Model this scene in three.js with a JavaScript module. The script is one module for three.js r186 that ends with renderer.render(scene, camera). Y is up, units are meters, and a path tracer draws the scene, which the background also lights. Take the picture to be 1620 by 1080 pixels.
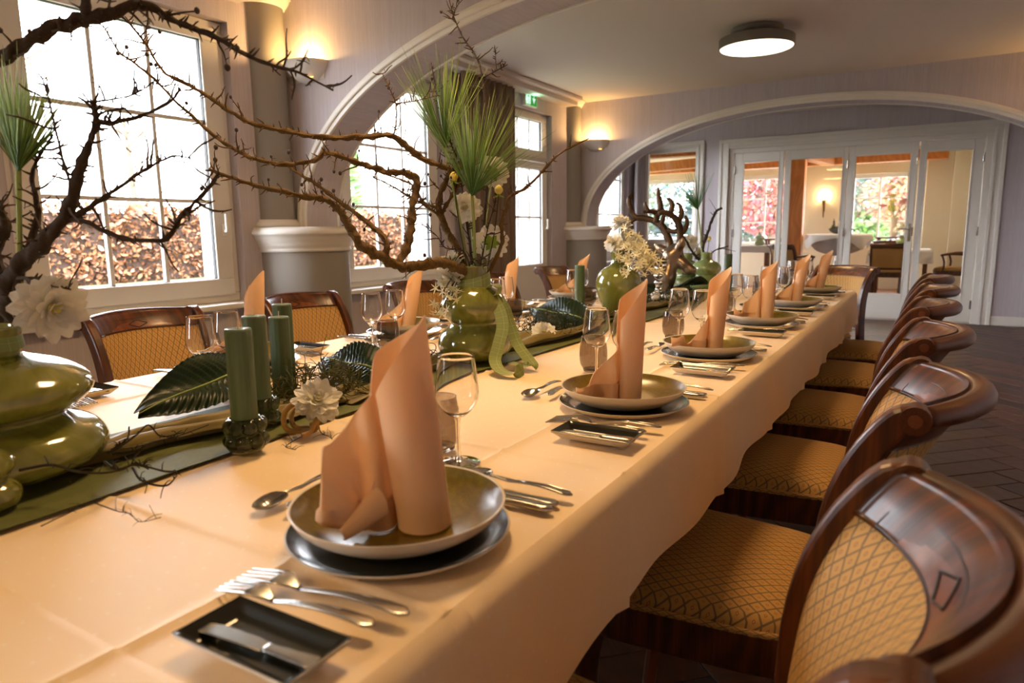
import * as THREE from 'three';
import { RoundedBoxGeometry } from 'three/addons/geometries/RoundedBoxGeometry.js';
import { mergeGeometries, mergeVertices } from 'three/addons/utils/BufferGeometryUtils.js';
import { MarchingCubes } from 'three/addons/objects/MarchingCubes.js';
import { RectAreaLightUniformsLib } from 'three/addons/lights/RectAreaLightUniformsLib.js';
import { ImprovedNoise } from 'three/addons/math/ImprovedNoise.js';

// ---------------------------------------------------------------- camera, sky, sun, area lights, exposure
const scene = new THREE.Scene();
const camera = new THREE.PerspectiveCamera(52.709, 1620 / 1080, 0.05, 200);
{
  const right = new THREE.Vector3(0.855097, -0.012014, -0.518329), up = new THREE.Vector3(-0.072416, 0.987164, -0.142347), back = new THREE.Vector3(0.513386, 0.159256, 0.843251);
  camera.position.set(0, 1.1, 0);
  camera.quaternion.setFromRotationMatrix(new THREE.Matrix4().makeBasis(right, up, back));
  camera.focus = 1.72;
  camera.userData.fStop = 5;
  camera.updateMatrixWorld();
}
const renderer = new THREE.WebGLRenderer({ antialias: true });
renderer.toneMapping = THREE.LinearToneMapping;
renderer.toneMappingExposure = 1.0;
renderer.shadowMap.enabled = true;
RectAreaLightUniformsLib.init();

const SKY_STRENGTH = 31, SUN_STRENGTH = 7;
const noise3 = new ImprovedNoise();
{
  const w = 256, h = 128, d = new Float32Array(w * h * 4);
  for (let y = 0; y < h; y++) for (let x = 0; x < w; x++) {
    const el = (y + 0.5) / h * 2 - 1, a = x / w * Math.PI * 2, i = (y * w + x) * 4;
    const cl = 0.5 + 0.5 * noise3.noise(Math.cos(a) * 2.2 + 5, el * 6, Math.sin(a) * 2.2);
    const t = Math.min(1, Math.max(0, el)) ** 0.6, c = 0.25 + 0.5 * cl;
    d[i] = 0.98 + (0.62 - 0.98) * t * c; d[i + 1] = 1.0 + (0.8 - 1.0) * t * c; d[i + 2] = 1.04 + (1.06 - 1.04) * t; d[i + 3] = 1;
    if (el < 0) { d[i] = 0.5; d[i + 1] = 0.48; d[i + 2] = 0.42; }
  }
  const sky = new THREE.DataTexture(d, w, h, THREE.RGBAFormat, THREE.FloatType);
  sky.mapping = THREE.EquirectangularReflectionMapping; sky.magFilter = THREE.LinearFilter; sky.minFilter = THREE.LinearFilter; sky.needsUpdate = true;
  scene.background = sky; scene.environment = sky;
  scene.backgroundIntensity = SKY_STRENGTH; scene.environmentIntensity = SKY_STRENGTH;
}
const sun = new THREE.DirectionalLight(0xfff0d8, SUN_STRENGTH);
sun.position.set(14, 16, 9); sun.target.position.set(-8, 0, -6); scene.add(sun, sun.target);
sun.castShadow = true; sun.shadow.mapSize.set(2048, 2048);
Object.assign(sun.shadow.camera, { left: -26, right: 26, top: 26, bottom: -26, near: 1, far: 70 });
// ceiling lamps: [x, z, power of the RectAreaLight]
const LAMP_COLOR = new THREE.Color(1, 0.6, 0.25);
const CEILING_LAMPS = [[-1.05, -1.5, 54], [-1.17, -5.28, 40], [-1.15, 1.7, 66]];
for (const [x, z, p] of CEILING_LAMPS) {
  const l = new THREE.RectAreaLight(LAMP_COLOR, p, 0.4, 0.4);
  l.name = 'ceiling_lamp_glow'; l.position.set(x, 2.328, z); l.rotation.x = -Math.PI / 2; scene.add(l);
}
const BACK_LAMP = new THREE.RectAreaLight(new THREE.Color(1, 0.8, 0.55), 40, 0.4, 0.4);
BACK_LAMP.position.set(-1.0, 2.26, -11.6); BACK_LAMP.rotation.x = -Math.PI / 2; scene.add(BACK_LAMP);

// ---------------------------------------------------------------- helpers
const V = (x, y, z) => new THREE.Vector3(x, y, z);
let seed = 12345;
const rnd = () => { seed = (seed + 0x6d2b79f5) | 0; let t = Math.imul(seed ^ (seed >>> 15), 1 | seed); t = (t + Math.imul(t ^ (t >>> 7), 61 | t)) ^ t; return ((t ^ (t >>> 14)) >>> 0) / 4294967296; };
const rr = (a, b) => a + (b - a) * rnd();
const lerp = (a, b, t) => a + (b - a) * t, clamp = (x, a = 0, b = 1) => Math.min(b, Math.max(a, x));
const sstep = (a, b, x) => { const t = clamp((x - a) / (b - a)); return t * t * (3 - 2 * t); };
const PI = Math.PI;
// a place in the room from a sighting of it: x, y in the 1620 x 1080 frame and its depth along the view, or the height it lies at
const E = camera.matrixWorld.elements, AX = V(E[0], E[1], E[2]), AY = V(E[4], E[5], E[6]), AZ = V(E[8], E[9], E[10]);
const ray = (px, py) => AX.clone().multiplyScalar((px - 810) / 1090).addScaledVector(AY, -(py - 540) / 1090).sub(AZ);
const at = (px, py, d) => camera.position.clone().addScaledVector(ray(px, py), d);
const onY = (px, py, y) => { const r = ray(px, py); return camera.position.clone().addScaledVector(r, (y - 1.1) / r.y); };

const used = {};
const numbered = (n) => { const k = (used[n] = (used[n] ?? -1) + 1); return k ? `${n}_${String(k).padStart(3, '0')}` : n; };
function tag(o, label, category, group) { o.userData.label = label; if (category) o.userData.category = category; if (group) o.userData.group = group; return o; }
function thing(name, label, category, group, pos = [0, 0, 0], turn = 0) {
  const g = new THREE.Group(); g.name = numbered(name); g.position.set(...pos); g.rotation.y = turn; scene.add(g);
  return tag(g, label, category, group);
}
function part(name, geo, mat, parent, label) {
  const m = new THREE.Mesh(geo, mat); m.name = name; m.castShadow = m.receiveShadow = true; parent.add(m);
  if (label) m.userData.label = label;
  return m;
}
function one(name, geo, mat, label, category, group) { const m = part(numbered(name), geo, mat, scene); return tag(m, label, category, group); }
function struct(name, geo, mat) { const m = part(numbered(name), geo, mat, scene); m.userData.kind = 'structure'; return m; }
function structGroup(name) { const g = new THREE.Group(); g.name = numbered(name); g.userData.kind = 'structure'; scene.add(g); return g; }
function copyOf(o, label, pos, turn) { const c = o.clone(); c.name = numbered(o.name.replace(/_\d{3}$/, '')); scene.add(c); if (label) c.userData.label = label; if (pos) c.position.set(...pos); if (turn !== undefined) c.rotation.y = turn; return c; }

function flat(g) {
  g = g.index ? g.toNonIndexed() : g.clone();
  for (const n of Object.keys(g.attributes)) if (!['position', 'normal', 'uv', 'color'].includes(n)) g.deleteAttribute(n);
  if (!g.attributes.uv) g.setAttribute('uv', new THREE.BufferAttribute(new Float32Array(g.attributes.position.count * 2), 2));
  g.morphAttributes = {};
  return g;
}
const merge = (list) => mergeGeometries(list.map(flat));
const move = (g, x, y, z) => g.translate(x, y, z);
function boxUV(g) {   // uv in metres by the side a face looks to
  g = g.index ? g.toNonIndexed() : g;
  const p = g.attributes.position, n = g.attributes.normal, uv = new Float32Array(p.count * 2);
  for (let i = 0; i < p.count; i++) {
    const ax = Math.abs(n.getX(i)), ay = Math.abs(n.getY(i)), az = Math.abs(n.getZ(i));
    if (ay >= ax && ay >= az) { uv[2 * i] = p.getX(i); uv[2 * i + 1] = p.getZ(i); } else if (ax >= az) { uv[2 * i] = p.getZ(i); uv[2 * i + 1] = p.getY(i); } else { uv[2 * i] = p.getX(i); uv[2 * i + 1] = p.getY(i); }
  }
  g.setAttribute('uv', new THREE.BufferAttribute(uv, 2));
  return g;
}
const box = (w, h, d, x = 0, y = 0, z = 0) => boxUV(new THREE.BoxGeometry(w, h, d)).translate(x, y, z);
const span = (x0, x1, y0, y1, z0, z1) => { const g = new THREE.BoxGeometry(Math.abs(x1 - x0), Math.abs(y1 - y0), Math.abs(z1 - z0)).translate((x0 + x1) / 2, (y0 + y1) / 2, (z0 + z1) / 2); return boxUV(g); };
const rbox = (w, h, d, r, x = 0, y = 0, z = 0, s = 2) => boxUV(new RoundedBoxGeometry(w, h, d, s, Math.min(r, w / 2.01, h / 2.01, d / 2.01))).translate(x, y, z);
const rspan = (x0, x1, y0, y1, z0, z1, r = 0.006) => rbox(Math.abs(x1 - x0), Math.abs(y1 - y0), Math.abs(z1 - z0), r, (x0 + x1) / 2, (y0 + y1) / 2, (z0 + z1) / 2, 1);
const lathe = (pts, seg = 48, phi0, phi) => new THREE.LatheGeometry(smoothProfile(pts), seg, phi0, phi);
function smoothProfile(pts) { return pts.map((p) => new THREE.Vector2(Math.max(p[0], 1e-5), p[1])); }
function splineProfile(pts, n = 40) { const c = new THREE.SplineCurve(pts.map((p) => new THREE.Vector2(...p))); return c.getPoints(n).map((p) => [Math.max(p.x, 1e-5), p.y]); }
// a sheet with thickness over fn(u, v) -> Vector3
function shell(fn, nu, nv, t = 0.001, su = 1, sv = 1, colorFn) {
  const P = [], N = [], w = nu + 1;
  for (let j = 0; j <= nv; j++) for (let i = 0; i <= nu; i++) P.push(fn(i / nu, j / nv));
  for (let j = 0; j <= nv; j++) for (let i = 0; i <= nu; i++) {
    const a = P[j * w + Math.max(i - 1, 0)], b = P[j * w + Math.min(i + 1, nu)], c = P[Math.max(j - 1, 0) * w + i], d = P[Math.min(j + 1, nv) * w + i];
    const n = b.clone().sub(a).cross(d.clone().sub(c)); if (n.lengthSq() < 1e-16) n.set(0, 1, 0); N.push(n.normalize());
  }
  const pos = [], uv = [], col = [], idx = [], K = w * (nv + 1);
  for (const s of [1, -1]) for (let k = 0; k < K; k++) {
    const p = P[k].clone().addScaledVector(N[k], s * t / 2); pos.push(p.x, p.y, p.z);
    const u = (k % w) / nu, v = Math.floor(k / w) / nv; uv.push(u * su, v * sv);
    if (colorFn) col.push(...colorFn(u, v));
  }
  for (let j = 0; j < nv; j++) for (let i = 0; i < nu; i++) {
    const a = j * w + i, b = a + 1, c = a + w, d = c + 1;
    idx.push(a, b, d, a, d, c, K + a, K + d, K + b, K + a, K + c, K + d);
  }
  const edge = (a, b) => idx.push(a, K + a, K + b, a, K + b, b);
  for (let i = 0; i < nu; i++) { edge(i + 1, i); edge(nv * w + i, nv * w + i + 1); }
  for (let j = 0; j < nv; j++) { edge(j * w, (j + 1) * w); edge((j + 1) * w + nu, j * w + nu); }
  const g = new THREE.BufferGeometry();
  g.setAttribute('position', new THREE.Float32BufferAttribute(pos, 3)); g.setAttribute('uv', new THREE.Float32BufferAttribute(uv, 2));
  if (colorFn) g.setAttribute('color', new THREE.Float32BufferAttribute(col, 3));
  g.setIndex(idx); g.computeVertexNormals();
  return g;
}
// a tapering tube through points; radius is a number, an array along it, or fn(t)
function tube(pts, radius, seg = 6, n = 0, tension = 0.5, wob = 0) {
  const c = new THREE.CatmullRomCurve3(pts, false, 'catmullrom', tension), N = n || Math.max(2, (pts.length - 1) * 4);
  const P = []; for (let i = 0; i <= N; i++) P.push(c.getPoint(i / N));
  const R = (t) => typeof radius === 'number' ? radius : typeof radius === 'function' ? radius(t) : (() => { const f = t * (radius.length - 1), k = Math.min(Math.floor(f), radius.length - 2); return lerp(radius[k], radius[k + 1], f - k); })();
  const pos = [], uv = [], idx = [];
  let nrm = V(0, 1, 0), len = 0; const T0 = P[1].clone().sub(P[0]).normalize();
  if (Math.abs(T0.dot(nrm)) > 0.9) nrm = V(1, 0, 0);
  for (let i = 0; i <= N; i++) {
    const T = P[Math.min(i + 1, N)].clone().sub(P[Math.max(i - 1, 0)]).normalize();
    nrm = nrm.clone().addScaledVector(T, -nrm.dot(T)).normalize(); const B = T.clone().cross(nrm);
    if (i) len += P[i].distanceTo(P[i - 1]);
    for (let k = 0; k <= seg; k++) {
      const a = k / seg * PI * 2, r = R(i / N) * (1 + (wob ? wob * noise3.noise(P[i].x * 60 + Math.cos(a) * 0.8, P[i].y * 60 + Math.sin(a) * 0.8, P[i].z * 60) : 0));
      const p = P[i].clone().addScaledVector(nrm, Math.cos(a) * r).addScaledVector(B, Math.sin(a) * r); pos.push(p.x, p.y, p.z); uv.push(k / seg * 0.05, len);
    }
  }
  const w = seg + 1;
  for (let i = 0; i < N; i++) for (let k = 0; k < seg; k++) { const a = i * w + k; idx.push(a, a + 1, a + w, a + 1, a + w + 1, a + w); }
  for (const [row, flip] of [[0, 0], [N, 1]]) { const ci = pos.length / 3; pos.push(P[row].x, P[row].y, P[row].z); uv.push(0, 0); for (let k = 0; k < seg; k++) { const a = row * w + k; flip ? idx.push(a, a + 1, ci) : idx.push(a + 1, a, ci); } }
  const g = new THREE.BufferGeometry();
  g.setAttribute('position', new THREE.Float32BufferAttribute(pos, 3)); g.setAttribute('uv', new THREE.Float32BufferAttribute(uv, 2)); g.setIndex(idx); g.computeVertexNormals();
  return g;
}
function extr(shape, depth, bevel = 0, seg = 2, cs = 12) {
  return new THREE.ExtrudeGeometry(shape, { depth: depth - 2 * bevel, bevelEnabled: bevel > 0, bevelThickness: bevel, bevelSize: bevel, bevelOffset: -bevel, bevelSegments: seg, curveSegments: cs }).translate(0, 0, bevel);
}
const poly = (pts) => new THREE.Shape(pts.map((p) => new THREE.Vector2(...p)));
function aim(g, dir) { const q = new THREE.Quaternion().setFromUnitVectors(V(0, 1, 0), dir.clone().normalize()); return g.applyQuaternion(q); }

// ---------------------------------------------------------------- textures and materials
function canvasTex(w, h, draw, rx = 1, ry = 1, srgb = true) {
  const c = document.createElement('canvas'); c.width = w; c.height = h; draw(c.getContext('2d'), w, h);
  const t = new THREE.CanvasTexture(c); t.wrapS = t.wrapT = THREE.RepeatWrapping; t.repeat.set(rx, ry); if (srgb) t.colorSpace = THREE.SRGBColorSpace; return t;
}
function dataTex(w, h, fn, rx = 1, ry = 1, srgb = true) {
  const d = new Uint8Array(w * h * 4);
  for (let y = 0; y < h; y++) for (let x = 0; x < w; x++) { const c = fn(x / w, y / h), i = (y * w + x) * 4; d[i] = clamp(c[0]) * 255; d[i + 1] = clamp(c[1]) * 255; d[i + 2] = clamp(c[2]) * 255; d[i + 3] = 255; }
  const t = new THREE.DataTexture(d, w, h); t.magFilter = THREE.LinearFilter; t.wrapS = t.wrapT = THREE.RepeatWrapping; t.repeat.set(rx, ry); if (srgb) t.colorSpace = THREE.SRGBColorSpace; t.needsUpdate = true; return t;
}
// noise that tiles over the unit square
const tn = (u, v, fu, fv, s = 0) => 0.5 + 0.5 * noise3.noise(Math.cos(u * 2 * PI) * fu + s, Math.sin(u * 2 * PI) * fu + Math.cos(v * 2 * PI) * fv, Math.sin(v * 2 * PI) * fv + s * 1.7);
const mix3 = (a, b, t) => [lerp(a[0], b[0], t), lerp(a[1], b[1], t), lerp(a[2], b[2], t)];
const std = (color, roughness = 0.6, o = {}) => new THREE.MeshStandardMaterial({ color, roughness, ...o });
const phys = (color, roughness = 0.5, o = {}) => new THREE.MeshPhysicalMaterial({ color, roughness, ...o });
const woodTex = (a, b, rx, ry, s = 0) => dataTex(256, 512, (u, v) => {
  const warp = tn(u, v, 0.6, 0.9, s), ring = 0.5 + 0.5 * Math.sin((u * 7 + warp * 2.6) * 2 * PI), fine = tn(u, v, 14, 1.2, s + 3);
  return mix3(a, b, clamp(0.3 * ring + 0.35 * warp + 0.45 * fine - 0.05));
}, rx, ry);
const MAT = {};
{
  MAT.wall = std(0xffffff, 0.85, { map: dataTex(256, 64, (u, v) => { const s = 0.9 + 0.1 * tn(u, 0, 26, 0, 2) + 0.05 * (tn(u, v, 9, 3, 7) - 0.5); return [0.8 * s, 0.765 * s, 0.785 * s]; }, 1.6, 0.6) });
  MAT.grey = std(0x8e8880, 0.75);
  MAT.white = std(0xe8e4dc, 0.45);
  MAT.frame = std(0xe3dfd8, 0.35);
  MAT.ceiling = std(0xd2c7be, 0.9);
  MAT.gasket = std(0x2a2826, 0.7);
  MAT.cream = std(0xeadfc4, 0.85);
  MAT.pane = phys(0xffffff, 0.0, { transmission: 1, thickness: 0, ior: 1.45, specularIntensity: 0.8 });
  MAT.beam = std(0xffffff, 0.55, { map: woodTex([0.68, 0.38, 0.12], [0.88, 0.58, 0.26], 1.5, 0.5, 4) });
  MAT.render = std(0xd8d4cc, 0.9);
  MAT.plank = [0, 1, 2, 3].map((k) => std([0xffffff, 0xd2bfa8, 0xa89478, 0xe8d2b4][k], 0.42, { map: MAT.plankTex ??= woodTex([0.22, 0.125, 0.055], [0.42, 0.26, 0.125], 2, 0.8, 9) }));
  MAT.subfloor = std(0x2a1c12, 0.8);
  MAT.backfloor = std(0xffffff, 0.4, { map: woodTex([0.42, 0.25, 0.12], [0.6, 0.4, 0.2], 2, 0.5, 6) });
  MAT.wood = phys(0xffffff, 0.36, { map: woodTex([0.14, 0.06, 0.018], [0.46, 0.23, 0.07], 3, 1.4, 1), specularIntensity: 0.7, clearcoat: 0.14, clearcoatRoughness: 0.16 });
  MAT.inlay = phys(0xffffff, 0.36, { map: woodTex([0.3, 0.13, 0.04], [0.52, 0.27, 0.1], 3, 1.6, 5), clearcoat: 0.18, clearcoatRoughness: 0.16 });
  MAT.line = std(0x140a06, 0.4);
  MAT.fabric = phys(0xffffff, 0.75, { sheen: 0.4, sheenColor: new THREE.Color(0.6, 0.45, 0.25), map: canvasTex(128, 192, (c, w, h) => {
    c.fillStyle = '#b08440'; c.fillRect(0, 0, w, h);
    const dia = (x, y, rx, ry) => { c.beginPath(); c.moveTo(x - rx, y); c.lineTo(x, y - ry); c.lineTo(x + rx, y); c.lineTo(x, y + ry); c.closePath(); };
    c.strokeStyle = '#6a5536'; c.lineWidth = 15; for (const [x, y] of [[0, 0], [w, 0], [0, h], [w, h], [w / 2, h / 2]]) { dia(x, y, w / 2, h / 2); c.stroke(); }
    for (const [x, y] of [[0, 0], [w, 0], [0, h], [w, h], [w / 2, h / 2]]) { dia(x, y, 15, 22); c.fillStyle = '#8a5a2c'; c.fill(); dia(x, y, 6, 9); c.fillStyle = '#c89a58'; c.fill(); }
  }, 1 / 0.02, 1 / 0.028) });
  MAT.steel = std(0xb2afa9, 0.2, { metalness: 1 });
  MAT.curtain = std(0x75665a, 0.9);
  MAT.glow = (hex, k) => std(0x222222, 0.6, { emissive: hex, emissiveIntensity: k });
}
// ---------------------------------------------------------------- the room
const ZA = -3.09, ZB = -7.2, ZD = -9.21, XW = -3.5, XR = 1.42, HC = 2.48, TH = 0.26;   // arch walls, wall of doors, window wall, right wall, ceiling
const PLANKS = structGroup('floor');
part('subfloor', span(XW - 0.3, XR + 0.3, -0.12, -0.012, 4.3, ZD), MAT.subfloor, PLANKS);
{   // herringbone parquet, board by board
  const L = 0.56, W = 0.14, list = [], s = Math.SQRT1_2;
  for (let i = -40; i < 60; i++) for (let j = -40; j < 60; j++) for (const k of [0, 1]) {
    // 90 degree herringbone on the diagonal grid
    const q = i * W, base = j * (2 * L);
    let u, v, horiz;
    if (k === 0) { u = q + base / 1; v = q; horiz = true; u += L / 2; v += W / 2; } else { u = q + base + L; v = q - L + W; horiz = false; u += W / 2; v += L / 2; }
    const x = (u - v) * s, z = -(u + v) * s;
    list.push([x * 1, z * 1, horiz]);
  }
  const geo = rbox(L - 0.005, 0.014, W - 0.005, 0.0025, 0, -0.007, 0, 1), seen = list.filter(([x, z]) => x > XW && x < XR && z < 4 && z > ZD - 0.05);
  // the right side of the room first: those show
  const score = ([x, z]) => (x > -0.1 && z < -0.9 ? -z - (x > 0.2 ? 4 : 0) : z < -4.6 && x > -1.4 ? 8 + Math.abs(z) * 0.1 : 100);
  seen.sort((a, b) => score(a) - score(b));
  const rest = [[], [], [], []];
  seen.forEach(([x, z, h], n) => {
    const m = MAT.plank[Math.floor(rnd() * 4)];
    if (n < 300) { const p = part('plank', geo, m, PLANKS); p.position.set(x, rr(-0.0008, 0.0008), z); p.rotation.y = h ? PI / 4 : -PI / 4; } else rest[MAT.plank.indexOf(m)].push(geo.clone().rotateY(h ? PI / 4 : -PI / 4).translate(x, 0, z));
  });
  rest.forEach((r, k) => { if (r.length) part('planks', merge(r), MAT.plank[k], PLANKS).userData.kind = 'stuff'; });
}
struct('ceiling', span(XW - 0.35, XR + 0.3, HC, HC + 0.2, 4.3, ZD - 0.2), MAT.ceiling);
struct('wall_right', span(XR, XR + 0.3, -0.1, HC, 4.3, ZD - 0.2), MAT.wall);
struct('wall_back', span(XW - 0.3, XR + 0.3, -0.1, HC, 4.0, 4.3), MAT.wall);

function wallWithHoles(name, outline, holes, depth, mat) {
  const s = poly(outline);
  for (const h of holes) s.holes.push(new THREE.Path(h.map((p) => new THREE.Vector2(...p))));
  return { geo: new THREE.ExtrudeGeometry(s, { depth, bevelEnabled: false, curveSegments: 48 }), name, mat };
}
const rect = (a0, a1, b0, b1) => [[a0, b0], [a1, b0], [a1, b1], [a0, b1]];
// windows of the left wall: [z near, z far, y0, y1] of the opening
const OPEN = [[-1.5, -2.7, 0.7, 2.28], [-3.52, -4.7, 0.7, 2.28], [-5.62, -6.6, 0.0, 2.27], [-7.75, -8.75, 0.7, 2.28], [2.8, 1.4, 0.7, 2.28]];
{
  const s = wallWithHoles('', [[-4.3, -0.1], [-ZD + 0.2, -0.1], [-ZD + 0.2, HC], [-4.3, HC]], OPEN.map(([a, b, y0, y1]) => rect(-a, -b, y0 <= 0 ? 0.001 : y0, y1)), 0.32);
  const g = boxUV(s.geo.rotateY(PI / 2)).translate(XW - 0.32, 0, 0);   // shape x becomes -z
  struct('wall_left', g, MAT.wall);
}
// one window: frame, sash, bars and panes; XF is the plane of the glass
const XF = -3.57;
function windowUnit(name, o, glass, cols, rows, o2 = {}) {
  const g = structGroup(name), [z0, z1, y0, y1] = o, [ga, gb, gy0, gy1] = glass, X = o2.x ?? XF;
  const ring = (a0, a1, b0, b1, c0, c1, d0, d1, x0, x1, mat, n) => {   // outer a,b inner c,d
    part(n, merge([rspan(x0, x1, b0, d0, a0, a1), rspan(x0, x1, d1, b1, a0, a1), rspan(x0, x1, d0, d1, a0, c0), rspan(x0, x1, d0, d1, c1, a1)]), mat, g);
  };
  const f = 0.055;
  ring(z0 - 0.003, z1 + 0.003, y0 + 0.003, y1 - 0.003, z0 - f, z1 + f, y0 + f, y1 - f, X - 0.05, X + 0.012, MAT.frame, 'window_frame');
  ring(z0 - f + 0.01, z1 + f - 0.01, y0 + f - 0.01, y1 - f + 0.01, ga, gb, gy0, gy1, X - 0.03, X + 0.035, MAT.frame, 'sash');
  ring(ga + 0.004, gb - 0.004, gy0 - 0.004, gy1 + 0.004, ga - 0.004, gb + 0.004, gy0 + 0.004, gy1 - 0.004, X - 0.004, X + 0.024, MAT.gasket, 'gasket');
  const bw = 0.011, zs = [...Array(cols + 1).keys()].map((k) => lerp(ga, gb, k / cols)), ys = o2.rows ?? [...Array(rows + 1).keys()].map((k) => lerp(gy0, gy1, k / rows));
  for (let i = 1; i < cols; i++) part('glazing_bar', rspan(X - 0.014, X + 0.014, gy0, gy1, zs[i] - bw, zs[i] + bw, 0.004), MAT.frame, g);
  for (let j = 1; j < ys.length - 1; j++) part('glazing_bar', rspan(X - 0.012, X + 0.012, ys[j] - bw, ys[j] + bw, ga, gb, 0.004), MAT.frame, g);
  for (let i = 0; i < cols; i++) for (let j = 0; j < ys.length - 1; j++) part('pane', new THREE.PlaneGeometry(Math.abs(zs[1] - zs[0]) - 0.02, ys[j + 1] - ys[j] - 0.02).rotateY(PI / 2).translate(X, (ys[j] + ys[j + 1]) / 2, (zs[i] + zs[i + 1]) / 2), MAT.pane, g);
  if (o2.handle) part('handle', merge([rbox(0.012, 0.07, 0.028, 0.005, X + 0.042, 1.12, o2.handle), rbox(0.018, 0.11, 0.018, 0.007, X + 0.066, 1.16, o2.handle), rbox(0.03, 0.018, 0.018, 0.006, X + 0.054, 1.115, o2.handle)]), MAT.white, g);
  return g;
}
windowUnit('window_1', OPEN[0], [-1.652, -2.543, 0.842, 2.162], 3, 3, { handle: -2.6 });
windowUnit('window_2', OPEN[1], [-3.655, -4.545, 0.842, 2.162], 3, 3, { handle: -3.6 });
windowUnit('window_3', OPEN[3], [-7.9, -8.6, 0.842, 2.162], 2, 3);
windowUnit('window_9', OPEN[4], [2.65, 1.55, 0.842, 2.162], 3, 3);
windowUnit('window_4', [OPEN[2][0], OPEN[2][1], 1.79, 2.27], [-5.76, -6.45, 1.9, 2.19], 3, 1);
{
  const d = windowUnit('door_1', [OPEN[2][0], OPEN[2][1], 0.0, 1.79], [-5.76, -6.45, 0.75, 1.71], 3, 2, { handle: -6.51 });
  part('door_panel', rspan(XF - 0.02, XF + 0.02, 0.1, 0.75, -5.76, -6.45, 0.01), MAT.frame, d);
}
for (const [n, o] of [[0, OPEN[0]], [1, OPEN[1]], [2, OPEN[3]]]) struct('trim_' + (n + 1), rspan(XF + 0.01, XW + 0.09, o[2] - 0.028, o[2] + 0.004, o[0] + 0.05, o[1] - 0.05, 0.008), MAT.white);
// outer rendered reveals of the window wall
struct('wall_outside', (() => { const s = wallWithHoles('', [[-4.4, -0.2], [9.4, -0.2], [9.4, 3.0], [-4.4, 3.0]], OPEN.map(([a, b, y0, y1]) => rect(-a - 0.02, -b + 0.02, y0 <= 0 ? 0.001 : y0 + 0.02, y1 - 0.02)), 0.1); return boxUV(s.geo.rotateY(PI / 2)).translate(XW - 0.421, 0, 0); })(), MAT.render);

// arch walls with white moulding on both faces, on piers with capitals
const AC = -1.1, AY0 = 1.135, AA = 2.285, AB = 1.115;
const ell = (a, b, n = 64) => [...Array(n + 1).keys()].map((k) => { const t = PI - k / n * PI, c = Math.cos(t), s = Math.sin(t), e = 2 / 2.12; return [AC + a * Math.sign(c) * Math.abs(c) ** e, AY0 + b * s ** e]; });
for (const [n, Z] of [['arch_near', ZA], ['arch_far', ZB]]) {
  const s = poly([[XW, AY0], ...ell(AA, AB), [XR, AY0], [XR, HC], [XW, HC]]);
  struct('wall_' + n, boxUV(new THREE.ExtrudeGeometry(s, { depth: TH, bevelEnabled: false })).translate(0, 0, Z - TH), MAT.wall);
  for (const [dz, side] of [[0, 1], [-TH, -1]]) {
    const t = poly([...ell(AA - 0.008, AB - 0.008), ...ell(AA + 0.062, AB + 0.066).reverse()]);
    const t2 = poly([...ell(AA + 0.018, AB + 0.018), ...ell(AA + 0.05, AB + 0.053).reverse()]);
    const g = merge([extr(t, 0.02, 0.004, 2), extr(t2, 0.034, 0.008, 2)]);
    if (side < 0) g.rotateY(PI).translate(2 * AC, 0, 0);
    struct('trim', g.translate(0, 0, Z + dz), MAT.white);
  }
  for (const sx of [-1, 1]) {
    const cx = sx < 0 ? XW + 0.05 : XR - 0.05, cz = Z - 0.02, turned = (pts, x, z, seg = 64) => new THREE.LatheGeometry(pts.map((p) => new THREE.Vector2(...p)), seg).translate(x, 0, z);
    struct('column', turned([[0, 0], [0.287, 0], [0.287, 1.0], [0, 1.0]], cx, cz), MAT.grey);
    struct('trim', turned([[0.28, 0.985], [0.298, 0.985], [0.3, 1.0], [0.296, 1.012], [0.306, 1.016], [0.31, 1.034], [0.318, 1.05], [0.332, 1.07], [0.334, 1.084], [0.346, 1.088], [0.35, 1.1], [0.348, 1.118], [0.338, 1.122], [0.334, 1.136], [0, 1.137]], cx, cz), MAT.white);
    // slim round column above the capital, with its own foot and crown
    const ux = sx < 0 ? XW - 0.045 : XR + 0.045, uz = Z + 0.125;
    struct('column', turned([[0, 1.13], [0.137, 1.13], [0.137, HC], [0, HC]], ux, uz), MAT.grey);
    struct('trim', turned([[0.13, 1.136], [0.165, 1.136], [0.168, 1.15], [0.16, 1.165], [0.15, 1.17], [0.147, 1.182], [0.13, 1.183]], ux, uz), MAT.white);
    struct('trim', turned([[0.13, 2.42], [0.148, 2.42], [0.15, 2.43], [0.158, 2.436], [0.172, 2.455], [0.176, 2.468], [0.186, 2.47], [0.186, HC - 0.001], [0.13, HC - 0.001]], ux, uz), MAT.white);
  }
}
// plaster soffit along the window wall in each bay (the curtains hang behind it)
for (const [a, b] of [[4.0, ZA + 0.31], [ZA - TH, ZB + 0.31], [ZB - TH, ZD]]) struct('trim', merge([rspan(XW - 0.001, XW + 0.16, 2.395, HC - 0.001, a, b, 0.006), rspan(XW + 0.1, XW + 0.22, 2.44, HC - 0.002, a, b, 0.01)]), MAT.ceiling);

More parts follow.
